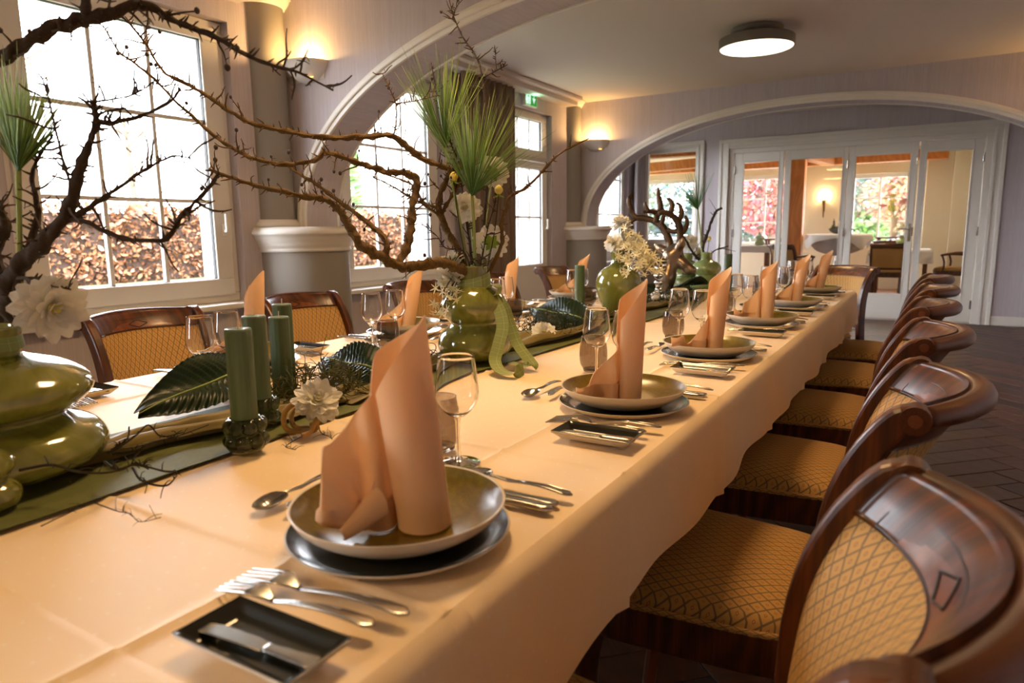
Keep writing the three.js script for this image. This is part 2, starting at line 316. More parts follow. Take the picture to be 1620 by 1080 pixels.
// wall of doors, with the opening for four leaves and an inner window
{
  const s = wallWithHoles('', [[XW - 2.4, -0.1], [XR + 0.3, -0.1], [XR + 0.3, HC], [XW - 2.4, HC]], [rect(-2.32, 0.47, 0.001, 2.09), rect(-3.47, -2.72, 0.9, 2.15)], 0.2);
  struct('wall_far', boxUV(s.geo).translate(0, 0, ZD - 0.2), MAT.wall);
  const casing = (x0, x1, y0, y1, w, z, bottom) => {
    const r = (w0, d0, d1) => [rspan(x0 - w0, x0, y0, y1 + w0, z, z + d1, 0.005), rspan(x1, x1 + w0, y0, y1 + w0, z, z + d1, 0.005), rspan(x0, x1, y1, y1 + w0, z, z + d1, 0.005), ...(bottom ? [rspan(x0 - w0, x1 + w0, y0 - w0, y0, z, z + d1, 0.005)] : [])];
    return merge([...r(w, 0, 0.018), ...r(w * 0.28, 0, 0.032), ...r(w, 0, 0.001), rspan(x0 - w - 0.012, x0 - w + 0.03, y0 - (bottom ? w : 0), y1 + w + 0.012, z, z + 0.03, 0.008), rspan(x1 + w - 0.03, x1 + w + 0.012, y0 - (bottom ? w : 0), y1 + w + 0.012, z, z + 0.03, 0.008), rspan(x0 - w, x1 + w, y1 + w - 0.03, y1 + w + 0.012, z, z + 0.03, 0.008)]);
  };
  struct('trim', casing(-2.32, 0.47, 0, 2.085, 0.11, ZD), MAT.white);
  struct('trim', casing(-3.47, -2.72, 0.92, 2.14, 0.07, ZD, true), MAT.white);
  struct('trim', merge([rspan(-2.33, -2.26, 0, 2.085, ZD - 0.2, ZD - 0.001), rspan(0.405, 0.475, 0, 2.085, ZD - 0.2, ZD - 0.001), rspan(-2.26, 0.405, 2.03, 2.088, ZD - 0.2, ZD - 0.001)]), MAT.white);
  const iw = structGroup('window_5');
  part('window_frame', merge([rspan(-3.47, -3.42, 0.9, 2.15, ZD - 0.12, ZD - 0.05), rspan(-2.77, -2.72, 0.9, 2.15, ZD - 0.12, ZD - 0.05), rspan(-3.42, -2.77, 0.9, 0.95, ZD - 0.12, ZD - 0.05), rspan(-3.42, -2.77, 2.1, 2.15, ZD - 0.12, ZD - 0.05)]), MAT.white, iw);
  part('pane', new THREE.PlaneGeometry(0.65, 1.15).translate(-3.095, 1.525, ZD - 0.085), MAT.pane, iw);
  // four leaves, a little folded against each other: [x0, x1, glass x0, glass x1, z at x0, z at x1]
  const leaves = [[-2.25, -1.648, -2.15, -1.695, 0, 0.03], [-1.642, -0.936, -1.585, -0.985, 0.03, -0.01], [-0.932, -0.216, -0.868, -0.278, -0.01, 0.03], [-0.21, 0.4, -0.148, 0.302, 0.03, 0]];
  leaves.forEach(([x0, x1, g0, g1, za, zb], k) => {
    const d = structGroup('door_' + (k + 2)), w = x1 - x0; d.position.set(x0, 0, ZD - 0.06 + za); d.rotation.y = -Math.atan2(zb - za, w);
    const a = g0 - x0, b = g1 - x0, D = 0.045, y0 = 0.295, y1 = 1.925;
    part('stile', rspan(0.002, a, 0.02, 2.025, 0, D), MAT.white, d); part('stile', rspan(b, w - 0.002, 0.02, 2.025, 0, D), MAT.white, d);
    part('bottom_rail', rspan(a, b, 0.02, y0, 0.001, D - 0.001), MAT.white, d); part('top_rail', rspan(a, b, y1, 2.025, 0.001, D - 0.001), MAT.white, d);
    part('glazing_bead', merge([rspan(a, a + 0.014, y0, y1, -0.003, D + 0.004, 0.004), rspan(b - 0.014, b, y0, y1, -0.003, D + 0.004, 0.004), rspan(a, b, y0, y0 + 0.014, -0.003, D + 0.004, 0.004), rspan(a, b, y1 - 0.014, y1, -0.003, D + 0.004, 0.004)]), MAT.white, d);
    part('pane', new THREE.PlaneGeometry(b - a - 0.02, y1 - y0 - 0.02).translate((a + b) / 2, (y0 + y1) / 2, D / 2), MAT.pane, d);
    const hx = k === 0 ? 0.006 : k === 3 ? w - 0.006 : k === 1 ? w - 0.006 : w - 0.006;
    for (const y of [0.215, 1.03, 1.82]) part('hinge', rbox(0.02, 0.1, 0.02, 0.006, hx, y, D + 0.006), MAT.steel, d);
    if (k === 2) part('handle', merge([rbox(0.03, 0.2, 0.008, 0.003, w - 0.035, 1.02, D + 0.004), rbox(0.014, 0.014, 0.05, 0.005, w - 0.035, 1.06, D + 0.028), rbox(0.11, 0.016, 0.014, 0.006, w - 0.08, 1.06, D + 0.05)]), MAT.steel, d);
  });
  struct('baseboard_far', rspan(0.59, XR, 0, 0.1, ZD, ZD + 0.018, 0.005), MAT.white);
}

// ---------------------------------------------------------------- the dining room behind the doors
const ZE = -13.8, BX0 = -5.9, BX1 = 1.72, HB = 2.42;
struct('floor_back', span(BX0, BX1, -0.12, 0, ZD, ZE), MAT.backfloor);
struct('ceiling_back', span(BX0, BX1, HB, HB + 0.2, ZD - 0.2, ZE - 0.3), MAT.cream);
struct('wall_back_right', span(BX1 - 0.3, BX1, -0.1, HB, ZD - 0.2, ZE), MAT.cream);
const BO = [[-5.6, -3.7, 0.85, 2.06], [-3.35, -2.25, 0.75, 2.06], [-1.34, -0.4, 0.75, 2.0]];
{
  struct('wall_back_far', boxUV(wallWithHoles('', rect(BX0 - 0.3, BX1, -0.1, HB), BO.map((r) => rect(...r)), 0.25).geo).translate(0, 0, ZE - 0.25), MAT.cream);
  struct('wall_back_left', boxUV(wallWithHoles('', [[-ZD + 0.2, -0.1], [-ZE, -0.1], [-ZE, HB], [-ZD + 0.2, HB]], [rect(11.2, 13.3, 0.85, 2.06)], 0.3).geo.rotateY(PI / 2)).translate(BX0 - 0.3, 0, 0), MAT.cream);
  let n = 6;
  for (const [x0, x1, y0, y1] of BO) {
    const g = structGroup('window_' + n++), c = x1 - x0 > 1.3 ? 4 : 2, z = ZE - 0.1;
    part('window_frame', merge([rspan(x0, x0 + 0.07, y0, y1, z - 0.03, z + 0.03), rspan(x1 - 0.07, x1, y0, y1, z - 0.03, z + 0.03), rspan(x0, x1, y0, y0 + 0.07, z - 0.03, z + 0.03), rspan(x0, x1, y1 - 0.07, y1, z - 0.03, z + 0.03)]), MAT.frame, g);
    for (let i = 1; i < c; i++) part('glazing_bar', rspan(lerp(x0, x1, i / c) - 0.016, lerp(x0, x1, i / c) + 0.016, y0, y1, z - 0.015, z + 0.015), MAT.frame, g);
    for (let j = 1; j < 3; j++) part('glazing_bar', rspan(x0, x1, lerp(y0, y1, j / 3) - 0.012, lerp(y0, y1, j / 3) + 0.012, z - 0.013, z + 0.013), MAT.frame, g);
    for (let i = 0; i < c; i++) for (let j = 0; j < 3; j++) part('pane', new THREE.PlaneGeometry((x1 - x0) / c - 0.02, (y1 - y0) / 3 - 0.02).translate(lerp(x0, x1, (i + 0.5) / c), lerp(y0, y1, (j + 0.5) / 3), z), MAT.pane, g);
  }
  const beam = (x0, y0, z0, x1, y1, z1, w, h) => { const a = V(x0, y0, z0), b = V(x1, y1, z1), L = a.distanceTo(b), g = rbox(L, h, w, 0.012); g.rotateY(-Math.atan2(z1 - z0, x1 - x0)).translate((x0 + x1) / 2, (y0 + y1) / 2, (z0 + z1) / 2); struct('beam', g, MAT.beam); };
  beam(-5.8, 2.24, -13.2, 0.1, 2.2, -13.2, 0.2, 0.17);
  beam(-5.8, 2.2, -12.9, -2.05, 2.2, -11.5, 0.18, 0.16);
  beam(-1.8, 2.2, -11.5, -1.62, 2.2, -13.1, 0.17, 0.17);
  beam(-5.8, 2.25, -10.6, -2.5, 2.25, -10.6, 0.16, 0.14);
  struct('column', rspan(-1.965, -1.74, 0, 2.4, -11.6, -11.4, 0.015), MAT.beam);
  struct('column', rspan(-0.19, 0.2, 0, HB, ZE + 0.001, ZE + 0.3, 0.02), MAT.cream);
  struct('wall_back_nook', span(0.18, BX1 - 0.3, 0, HB, -12.6, -12.4), MAT.cream);
}
// enough house above and beside to keep the sun off
struct('roof', span(-4.3, 3.4, HC + 0.2, HC + 0.5, 5.0, ZE - 0.6), MAT.render);
struct('wall_outside', span(2.2, 3.2, -0.1, HC + 0.2, 5.0, ZE - 0.6), MAT.render);

// ---------------------------------------------------------------- outdoors
struct('lawn', boxUV(new THREE.PlaneGeometry(90, 90, 1, 1).rotateX(-PI / 2)).translate(-49.2, 0.27, -20), std(0xffffff, 1, { map: dataTex(128, 128, (u, v) => { const t = tn(u, v, 8, 8, 1), q = tn(u, v, 2, 2, 5); return mix3([0.2, 0.23, 0.1], [0.33, 0.34, 0.18], 0.6 * t + 0.4 * q); }, 0.5, 0.5) }));
struct('lawn', boxUV(new THREE.PlaneGeometry(90, 40, 1, 1).rotateX(-PI / 2)).translate(40.9, 0.26, -34.5), MAT.render);
{   // beech hedge that has kept its brown leaves: a core of twigs and thousands of leaves
  const h = thing('hedge', 'clipped beech hedge with dry brown leaves outside the windows', 'hedge');
  part('twigs', boxUV(new THREE.BoxGeometry(0.7, 1.25, 34, 1, 4, 60)).translate(-12.5, 0.85, -11), std(0x2e1e14, 1), h);
  const lg = shell((u, v) => { const w = 0.022 * Math.sin(PI * Math.min(1, u * 1.02)) ** 0.7; return V((v - 0.5) * 2 * w, 0.004 * Math.sin(u * 5) + 0.5 * Math.abs(v - 0.5) * w, (u - 0.5) * 0.085); }, 4, 2, 0.0008);
  const N = 26000, im = new THREE.InstancedMesh(lg, std(0xffffff, 0.75), N), m4 = new THREE.Matrix4(), q = new THREE.Quaternion(), e = new THREE.Euler(), c = new THREE.Color();
  for (let i = 0; i < N; i++) {
    const z = -27 + rnd() * 33, top = rnd() < 0.12, y = top ? 1.5 + rnd() * 0.16 : 0.28 + rnd() * 1.28, x = top ? -12.5 + rr(-0.4, 0.4) : -12.12 + rr(-0.1, 0.08);
    const lump = 0.1 * noise3.noise(y * 3, z * 3, 1);
    q.setFromEuler(e.set(rr(0, 6.28), rr(0, 6.28), rr(0, 6.28))); const s = rr(0.8, 1.7); m4.compose(V(x + lump, y, z), q, V(s, s, s)); im.setMatrixAt(i, m4);
    const k = rnd(); c.setRGB(...mix3(mix3([0.07, 0.024, 0.008], [0.2, 0.075, 0.024], rnd()), [0.32, 0.17, 0.09], k > 0.75 ? rnd() : 0)); im.setColorAt(i, c);
  }
  im.name = 'leaves'; im.userData.kind = 'stuff'; h.add(im);
}
function tree(name, label, x, z, hgt, crown, leafCol, nLeaf, conifer) {
  const t = thing(name, label, 'tree', undefined, [x, 0.26, z]), parts = [];
  parts.push(tube([V(0, 0, 0), V(0.1, hgt * 0.4, 0.05), V(-0.05, hgt * 0.75, 0), V(0, hgt * 0.95, 0.1)], [0.12, 0.02], 6, 8));
  if (!conifer) for (let i = 0; i < 22; i++) { const y = hgt * rr(0.3, 0.85), a = rnd() * 6.28, L = crown * rr(0.6, 1.1), p = V(0, y, 0), b = V(Math.cos(a) * L * 0.5, y + L * 0.35, Math.sin(a) * L * 0.5), d = V(Math.cos(a + 0.2) * L, y + L * 0.55, Math.sin(a + 0.2) * L); parts.push(tube([p, b, d], [0.035, 0.018, 0.006], 4, 6)); for (let k = 0; k < 4; k++) { const s = p.clone().lerp(d, rr(0.4, 0.95)); parts.push(tube([s, s.clone().add(V(rr(-0.4, 0.4), rr(0, 0.5), rr(-0.4, 0.4)))], [0.012, 0.004], 3, 2)); } }
  part('trunk', merge(parts), std(0x5a4a3c, 1), t);
  const lg = conifer ? shell((u, v) => V((v - 0.5) * 0.08 * (1 - u * 0.6), 0.02 * u, u * 0.22), 2, 2, 0.002) : shell((u, v) => V((v - 0.5) * 0.06 * Math.sin(PI * u), 0, u * 0.1), 3, 2, 0.001);
  const im = new THREE.InstancedMesh(lg, std(0xffffff, 0.8), nLeaf), m4 = new THREE.Matrix4(), q = new THREE.Quaternion(), e = new THREE.Euler(), c = new THREE.Color();
  for (let i = 0; i < nLeaf; i++) {
    const y = conifer ? rnd() : rr(0.3, 1), a = rnd() * 6.28, r = conifer ? crown * (1 - y * 0.75) * (0.75 + 0.25 * rnd()) : crown * Math.sqrt(rnd()) * Math.sin(PI * clamp((y - 0.2) / 0.85));
    q.setFromEuler(e.set(conifer ? rr(-1.2, 0.3) : rr(0, 6), -a + PI / 2, rr(-0.5, 0.5))); const s = rr(0.7, 1.5); m4.compose(V(Math.cos(a) * r, y * hgt, Math.sin(a) * r), q, V(s, s, s)); im.setMatrixAt(i, m4);
    c.setRGB(...leafCol.map((k) => k * rr(0.6, 1.35))); im.setColorAt(i, c);
  }
  im.name = 'foliage'; im.userData.kind = 'stuff'; t.add(im);
}
tree('bare_tree', 'bare tree with a few pale leaves over the hedge, seen through the first window', -17, -7.5, 5.2, 2.0, [0.55, 0.6, 0.3], 700);
tree('bare_tree', 'wide bare tree behind the hedge, right half of the first window', -19, -11.2, 4.6, 2.2, [0.6, 0.55, 0.35], 600);
tree('conifer', 'slim pale green conifer left in the second window', -15.2, -15.2, 5.6, 0.8, [0.3, 0.42, 0.2], 5200, true);
tree('shrub', 'red-leaved shrub outside the back room windows', -3.4, -17.4, 2.3, 1.0, [0.2, 0.05, 0.04], 3000);
tree('shrub', 'green shrub outside the back room windows, lower than the red one', -1.5, -15.6, 1.1, 0.7, [0.08, 0.14, 0.04], 2400);
tree('shrub', 'orange-brown shrub outside the right back room window', -0.5, -18.2, 2.4, 1.0, [0.2, 0.09, 0.04], 2600);
tree('shrub', 'grey-green shrub outside the inner window at the room end', -7.2, -18.5, 2.8, 1.5, [0.09, 0.12, 0.1], 4200);
tree('evergreen', 'large dark evergreen far behind the inner window', -10.2, -23.2, 5.6, 2.6, [0.1, 0.14, 0.13], 9000, true);
tree('evergreen', 'large dark evergreen far behind the left back room window', -5.4, -24, 5.4, 2.5, [0.11, 0.14, 0.12], 9000, true);
tree('evergreen', 'broad evergreen far behind the right back room window', -1, -23.6, 4.6, 2.3, [0.12, 0.14, 0.1], 9000, true);
// ---------------------------------------------------------------- table and cloth
const TY = 0.75, TX0 = -1.68, TX1 = -0.362, TZ0 = 0.12, TZ1 = -4.2;
{
  const t = thing('banquet_table', 'long banquet table hidden under the champagne tablecloth', 'table');
  part('tabletop', rspan(TX0 + 0.012, TX1 - 0.012, TY - 0.04, TY - 0.006, TZ0 - 0.012, TZ1 + 0.012, 0.004), MAT.wood, t);
  for (const z of [TZ0 - 0.2, (TZ0 + TZ1) / 2, TZ1 + 0.2]) for (const x of [TX0 + 0.3, TX1 - 0.3]) part('leg', rbox(0.06, TY - 0.04, 0.06, 0.008, x, (TY - 0.04) / 2, z), MAT.wood, t);
  // the cloth: folded creases pressed into it, hanging sides with soft waves
  const MC = phys(0xffffff, 0.62, { sheen: 0.25, sheenColor: new THREE.Color(0.9, 0.85, 0.8), map: canvasTex(128, 128, (c, w, h) => {
    c.fillStyle = '#f2d8ae'; c.fillRect(0, 0, w, h); c.fillStyle = '#f4e4c8'; for (const [x, y] of [[32, 32], [96, 96]]) { c.beginPath(); c.arc(x, y, 5, 0, 7); c.fill(); }
  }, 1 / 0.05, 1 / 0.05) });
  const cx = [-1.47, -1.02, -0.567], cz = [-0.02, -0.47, -0.9, -1.42, -1.93, -2.45, -2.96, -3.5, -3.95], edge = -0.285;
  const ridge = (d, w) => Math.exp(-((d / w) ** 2));
  const height = (x, z) => {
    let h = 0; for (const c of cx) h += 0.0036 * ridge(x - c, 0.006) * (0.5 + 0.5 * noise3.noise(z * 2, c, 1) + 0.3); for (const c of cz) h += 0.0038 * ridge(z - c, 0.006); h += z > edge ? 0.002 : 0;
    return h + 0.0012 * noise3.noise(x * 5, z * 5, 3);
  };
  // sections across the table: profile param s from the left hem over the top to the right hem
  const DROP = 0.178, r = 0.02, W = TX1 - TX0 + 0.03, halfW = W / 2, cxm = (TX0 + TX1) / 2;
  const xs = [], steps = [];
  const across = []; for (let i = 0; i <= 14; i++) across.push(['l', 1 - i / 14]); 
  const top = new Set(); for (let k = 0; k <= 64; k++) top.add(k / 64); for (const c of cx) for (const o of [-0.02, -0.012, -0.006, 0, 0.006, 0.012, 0.02]) top.add((c + o - TX0) / (TX1 - TX0));
  for (const t2 of [...top].sort((a, b) => a - b)) across.push(['t', t2]);
  for (let i = 0; i <= 14; i++) across.push(['r', i / 14]);
  const along = new Set(); for (let k = 0; k <= 170; k++) along.add(lerp(TZ0, TZ1, k / 170)); for (const c of [...cz, edge]) for (const o of [-0.02, -0.01, -0.005, 0, 0.005, 0.01, 0.02]) along.add(c + o);
  const zs = [...along].filter((z) => z <= TZ0 && z >= TZ1).sort((a, b) => b - a), ends = []; for (let i = 1; i <= 12; i++) ends.push(i / 12);
  const side = (s, z, x0, sg) => {   // s: 0 at the rim, 1 at the hem
    const wave = 0.006 * Math.sin(z * 9 + sg) + 0.004 * Math.sin(z * 21 + 1.3 * sg), fold = cz.reduce((a, c) => a + 0.012 * ridge(z - c - 0.06, 0.012), 0);
    const hem = 0.003 * Math.sin(z * 16) + 0.004 * Math.sin(z * 5 + 2);
    if (s < 0.14) { const a = s / 0.14 * PI / 2; return [x0 + sg * r * Math.sin(a), TY - r * (1 - Math.cos(a))]; }
    const k = (s - 0.14) / 0.86; return [x0 + sg * (r + (wave * k + fold * Math.min(1, k * 3)) + 0.004 * k), TY - r - (DROP - r + hem * 1) * k];
  };
  const pos = [], uv = [], idx = [], w = across.length;
  const put = (z, dz, ky) => across.forEach(([m, t2]) => {
    let x, y; if (m === 't') { x = lerp(TX0, TX1, t2); y = TY + height(x, z); } else { [x, y] = side(t2, z, m === 'r' ? TX1 : TX0, m === 'r' ? 1 : -1); }
    if (ky !== undefined) { const a = Math.min(1, ky / 0.14) * PI / 2, d = ky < 0.14 ? r * (1 - Math.cos(a)) : r + (DROP - r) * (ky - 0.14) / 0.86; y = Math.min(y, TY - d) ; if (m !== 't') y = Math.max(y, TY - DROP - 0.03); }
    pos.push(x, y, z + dz); uv.push(m === 't' ? x : m === 'r' ? TX1 + t2 * DROP : TX0 - t2 * DROP, (z + dz) - (ky ?? 0) * DROP * Math.sign(TZ0 - z ? 1 : -1));
  });
  const rows = [];
  for (const k of [...ends].reverse()) { put(TZ0, (k < 0.14 ? r * Math.sin(k / 0.14 * PI / 2) : r + 0.004 * k), k); rows.push(1); }
  for (const z of zs) { put(z, 0); rows.push(1); }
  for (const k of ends) { put(TZ1, -(k < 0.14 ? r * Math.sin(k / 0.14 * PI / 2) : r + 0.004 * k), k); rows.push(1); }
  for (let j = 0; j < rows.length - 1; j++) for (let i = 0; i < w - 1; i++) { const a = j * w + i, b = a + 1, c = a + w, d = c + 1; idx.push(a, b, c, b, d, c); }
  const g = new THREE.BufferGeometry(); g.setAttribute('position', new THREE.Float32BufferAttribute(pos, 3)); g.setAttribute('uv', new THREE.Float32BufferAttribute(uv, 2)); g.setIndex(idx); g.computeVertexNormals();
  one('tablecloth', g, MC, 'champagne tablecloth with pressed creases hanging over the long table', 'tablecloth');
}

// ---------------------------------------------------------------- chairs
function makeChair(label) {
  const t = thing('dining_chair', label, 'chair');
  const side = [[0.0, -0.285], [0.22, -0.235], [0.44, -0.205], [0.58, -0.198], [0.7, -0.21], [0.78, -0.24], [0.83, -0.275], [0.848, -0.3]];   // y, z
  const crv = new THREE.CatmullRomCurve3(side.map(([y, z]) => V(0, y, z)));
  const zAt = (y) => { for (let k = 0; k < 60; k++) { const p = crv.getPoint(k / 60), q = crv.getPoint((k + 1) / 60); if (y <= q.y || k === 59) return lerp(p.z, q.z, clamp((y - p.y) / (q.y - p.y || 1))); } };
  const stile = () => {
    const n = 26, A = [], B = [];
    for (let k = 0; k <= n; k++) { const u = k / n, p = crv.getPoint(u), T = crv.getTangent(u), wd = lerp(0.02, 0.024, Math.sin(PI * Math.min(1, u * 1.3))) * (u > 0.9 ? lerp(1, 0.6, (u - 0.9) / 0.1) : 1) ; A.push([p.z + T.y * wd, p.y - T.z * wd]); B.push([p.z - T.y * wd, p.y + T.z * wd]); }
    const s = poly([...A, ...B.reverse()]);
    return extr(s, 0.03, 0.006, 2).rotateY(-PI / 2).translate(0.015, 0, 0);
  };
  const sg = boxUV(stile()), scroll = new THREE.CylinderGeometry(0.02, 0.02, 0.036, 20).rotateZ(PI / 2).translate(0, 0.838, -0.296), eye = new THREE.CylinderGeometry(0.009, 0.009, 0.042, 14).rotateZ(PI / 2).translate(0, 0.838, -0.296);
  for (const s of [-1, 1]) {
    const p = part('back_stile', merge([sg, scroll]).translate(s * 0.2, 0, 0), MAT.wood, t);
    part('scroll_eye', eye.clone().translate(s * 0.2, 0, 0), MAT.inlay, p);
  }
  const X = 0.188, bow = (x) => -0.08 * (1 - (x / 0.2) ** 2), lift = (x) => 0.002 * (1 - (x / 0.2) ** 2);
  const backPt = (x, y, dz = 0) => V(x, y + lift(x) * sstep(0.7, 0.86, y), zAt(Math.min(y, 0.845)) + bow(x) * sstep(0.4, 0.8, y) + dz);
  const cr = part('crest_rail', merge([shell((u, v) => backPt(lerp(-X, X, u), lerp(0.79, 0.842, v)), 26, 8, 0.03, 0.4, 0.052), tube([...Array(13).keys()].map((k) => backPt(lerp(-X - 0.006, X + 0.006, k / 12), 0.838, -0.016)), (t) => 0.0205 * (0.75 + 0.25 * Math.sin(PI * t)), 14, 40)]), MAT.wood, t);
  part('inlay_panel', shell((u, v) => backPt(lerp(-0.155, 0.155, u), lerp(0.796, 0.833, v), 0.0165), 22, 4, 0.004, 0.31, 0.05), MAT.inlay, cr);
  const loop = (pts, r) => merge(pts.map((p, i) => { const q = pts[(i + 1) % pts.length], n = Math.max(2, Math.ceil(Math.abs(q[0] - p[0]) / 0.02)); return tube([...Array(n + 1).keys()].map((k) => backPt(lerp(p[0], q[0], k / n), lerp(p[1], q[1], k / n), 0.0193)), r, 5, n * 2, 0.5); }));
  part('inlay_line', merge([loop([[-0.148, 0.7995], [0.148, 0.7995], [0.148, 0.83], [-0.148, 0.83]], 0.0014)]), MAT.line, cr);
  part('inlay_diamond', loop([[-0.034, 0.8145], [0, 0.8035], [0.034, 0.8145], [0, 0.8255]], 0.0017), MAT.line, cr);
  part('backrest_cushion', shell((u, v) => { const x = lerp(-X + 0.003, X - 0.003, u), y = lerp(0.515, 0.793, v), puff = 0.014 * (Math.sin(PI * u) * Math.sin(PI * v)) ** 0.4; return backPt(x, y, puff + 0.002); }, 20, 14, 0.02, 0.376, 0.26), MAT.fabric, t);
  part('backrest_cover', shell((u, v) => backPt(lerp(X - 0.003, -X + 0.003, u), lerp(0.515, 0.793, v), -0.014), 20, 10, 0.006, 0.376, 0.26), MAT.fabric, t);
  part('bottom_rail', shell((u, v) => backPt(lerp(-X, X, u), lerp(0.485, 0.517, v)), 16, 2, 0.028, 0.4, 0.03), MAT.wood, t);
  // seat: a trapezoid with rounded front, domed
  const half = (z) => lerp(0.19, 0.228, (z + 0.19) / 0.42), front = (x) => 0.23 + 0.02 * (1 - (x / 0.23) ** 2);
  const rim = (a) => { const c = Math.cos(a), s = Math.sin(a), e = 0.38, qx = Math.sign(c) * Math.abs(c) ** e, qz = Math.sign(s) * Math.abs(s) ** e, z = lerp(-0.19, 0.23, (qz + 1) / 2); const x = qx * half(z); return [x, z + (qz > 0 ? qz * (front(x) - 0.23) : 0)]; };
  const pos = [], uv = [], idx = [], NA = 64, NR = 12;
  for (let j = 0; j <= NR; j++) for (let i = 0; i <= NA; i++) {
    const [rx, rz] = rim(i / NA * 2 * PI), k = j / NR; let f, y;
    if (k < 0.75) { f = k / 0.75 * 0.94; y = 0.448 + 0.056 * (1 - f ** 4 * 0.55); } else { const b = (k - 0.75) / 0.25; f = 0.94 + 0.06 * Math.sin(b * PI / 2 * 1.15); y = 0.448 + 0.056 * (1 - 0.94 ** 4 * 0.55) - 0.04 * b; }
    pos.push(rx * f, y, 0.02 + (rz - 0.02) * f); uv.push(rx * f, (rz * f) - (k > 0.8 ? (k - 0.8) * 0.1 : 0));
  }
  for (let j = 0; j < NR; j++) for (let i = 0; i < NA; i++) { const a = j * (NA + 1) + i, b = a + 1, c = a + NA + 1, d = c + 1; idx.push(a, c, b, b, c, d); }
  const sgm = new THREE.BufferGeometry(); sgm.setAttribute('position', new THREE.Float32BufferAttribute(pos, 3)); sgm.setAttribute('uv', new THREE.Float32BufferAttribute(uv, 2)); sgm.setIndex(idx); sgm.computeVertexNormals();
  if (sgm.attributes.normal.getY(0) < 0) { sgm.setIndex(idx.map((_, i) => idx[i - (i % 3) + [0, 2, 1][i % 3]])); sgm.computeVertexNormals(); }
  part('seat', sgm, MAT.fabric, t);
  const outline = [...Array(48).keys()].map((k) => rim(k / 48 * 2 * PI)), so = poly(outline.map(([x, z]) => [x, -z])); so.holes.push(new THREE.Path(outline.map(([x, z]) => new THREE.Vector2(x * 0.88, -(0.02 + (z - 0.02) * 0.88)))));
  part('seat_rail', boxUV(extr(so, 0.075, 0.006, 2, 4).rotateX(-PI / 2)).translate(0, 0.376, 0), MAT.wood, t);
  part('piping', tube([...outline, outline[0]].map(([x, z]) => V(x * 1.005, 0.454, z * 1.005)), 0.005, 6, 96), MAT.fabric, t);
  for (const s of [-1, 1]) part('front_leg', tube([V(s * 0.19, 0.38, 0.19), V(s * 0.195, 0.3, 0.2), V(s * 0.19, 0.15, 0.2), V(s * 0.19, 0.0, 0.215)], [0.028, 0.024, 0.018, 0.016], 12, 14), MAT.wood, t);
  return t;
}
const SEAT_Z = [-0.6, -1.27, -1.93, -2.6, -3.27, -3.95];
const nth = ['nearest', 'second', 'third', 'fourth', 'fifth', 'sixth'];
{
  const RC = 'chairs on the right side of the table', LC = 'chairs on the window side of the table';
  const rl = ['carved wooden chair nearest the camera, its curved backrest cut by the right frame edge', 'carved wooden chair second from the camera on the right of the table, large patterned seat', 'carved wooden chair third from the camera on the right of the table', 'carved wooden chair fourth from the camera on the right of the table', 'carved wooden chair fifth from the camera on the right of the table', 'carved wooden chair sixth and last along the right of the table, farthest of that row'];
  const c0 = makeChair(rl[0]); c0.userData.group = RC;
  SEAT_Z.forEach((z, i) => { const c = i ? copyOf(c0, rl[i]) : c0; c.position.set(-0.3 + [0.005, 0, 0, -0.008, 0.004, 0][i], 0, z); c.rotation.y = -PI / 2 + [0.02, 0, 0.01, -0.015, 0.01, 0][i]; });
  const ll = ['carved wooden chair on the window side below the first window', 'carved wooden chair on the window side before the near grey pier, right of the candles', 'carved wooden chair on the window side under the second window, behind the napkin', 'carved wooden chair on the window side mostly hidden behind the ribboned vase', 'carved wooden chair on the window side below the glazed garden door'];
  [[-1.265], [-1.91], [-2.63], [-3.3], [-4.07]].forEach(([z], i) => { const c = copyOf(c0, ll[i], [-1.87, 0, z], PI / 2); c.scale.x = 0.9; c.userData.group = LC; });
  copyOf(c0, 'wooden chair at the far table corner with backrest turned to the camera', [-0.62, 0, -4.5], -0.62).userData.group = null;
}
// ---------------------------------------------------------------- place settings
const T1 = TY + 0.004;   // what lies on the cloth
const speckle = (a, b, s) => dataTex(256, 256, (u, v) => { const n = tn(u, v, 26, 26, s), m = tn(u, v, 3, 3, s + 4); return mix3(a, b, clamp(0.9 * (n - 0.3) + 0.5 * m - 0.1)); }, 6, 6);
const discUV = (g, k = 1) => { const p = g.attributes.position, uv = g.attributes.uv; for (let i = 0; i < p.count; i++) uv.setXY(i, p.getX(i) * k, p.getZ(i) * k); return g; };
const MG = {
  coupe: phys(0xffffff, 0.3, { map: speckle([0.36, 0.29, 0.03], [0.6, 0.5, 0.12], 2), clearcoat: 0.4, clearcoatRoughness: 0.22 }),
  charger: phys(0xffffff, 0.22, { map: speckle([0.06, 0.055, 0.03], [0.2, 0.17, 0.07], 6), clearcoat: 0.7, clearcoatRoughness: 0.15 }),
  dish: phys(0x14150b, 0.2, { clearcoat: 0.7, clearcoatRoughness: 0.12 }),
  stone: phys(0xd8cdb8, 0.45, { clearcoat: 0.3 }),
  napkin: phys(0xffffff, 0.85, { transmission: 0.36, thickness: 0, specularIntensity: 0.5, sheen: 0.35, sheenColor: new THREE.Color(1, 0.8, 0.7), map: dataTex(128, 128, (u, v) => { const t = 0.97 + 0.05 * (tn(u, v, 30, 30, 2) - 0.5); return [1.0 * t, 0.86 * t, 0.68 * t]; }, 12, 12) }),
  glass: phys(0xffffff, 0.0, { transmission: 1, thickness: 0, ior: 1.5 }),
  stem: phys(0xffffff, 0.0, { transmission: 1, thickness: 0.01, ior: 1.5 }),
  smoke: phys(0xb9aea3, 0.0, { transmission: 1, thickness: 0, ior: 1.5 }),
  smokeBase: phys(0xb5a99c, 0.0, { transmission: 1, thickness: 0.01, ior: 1.5 }),
};
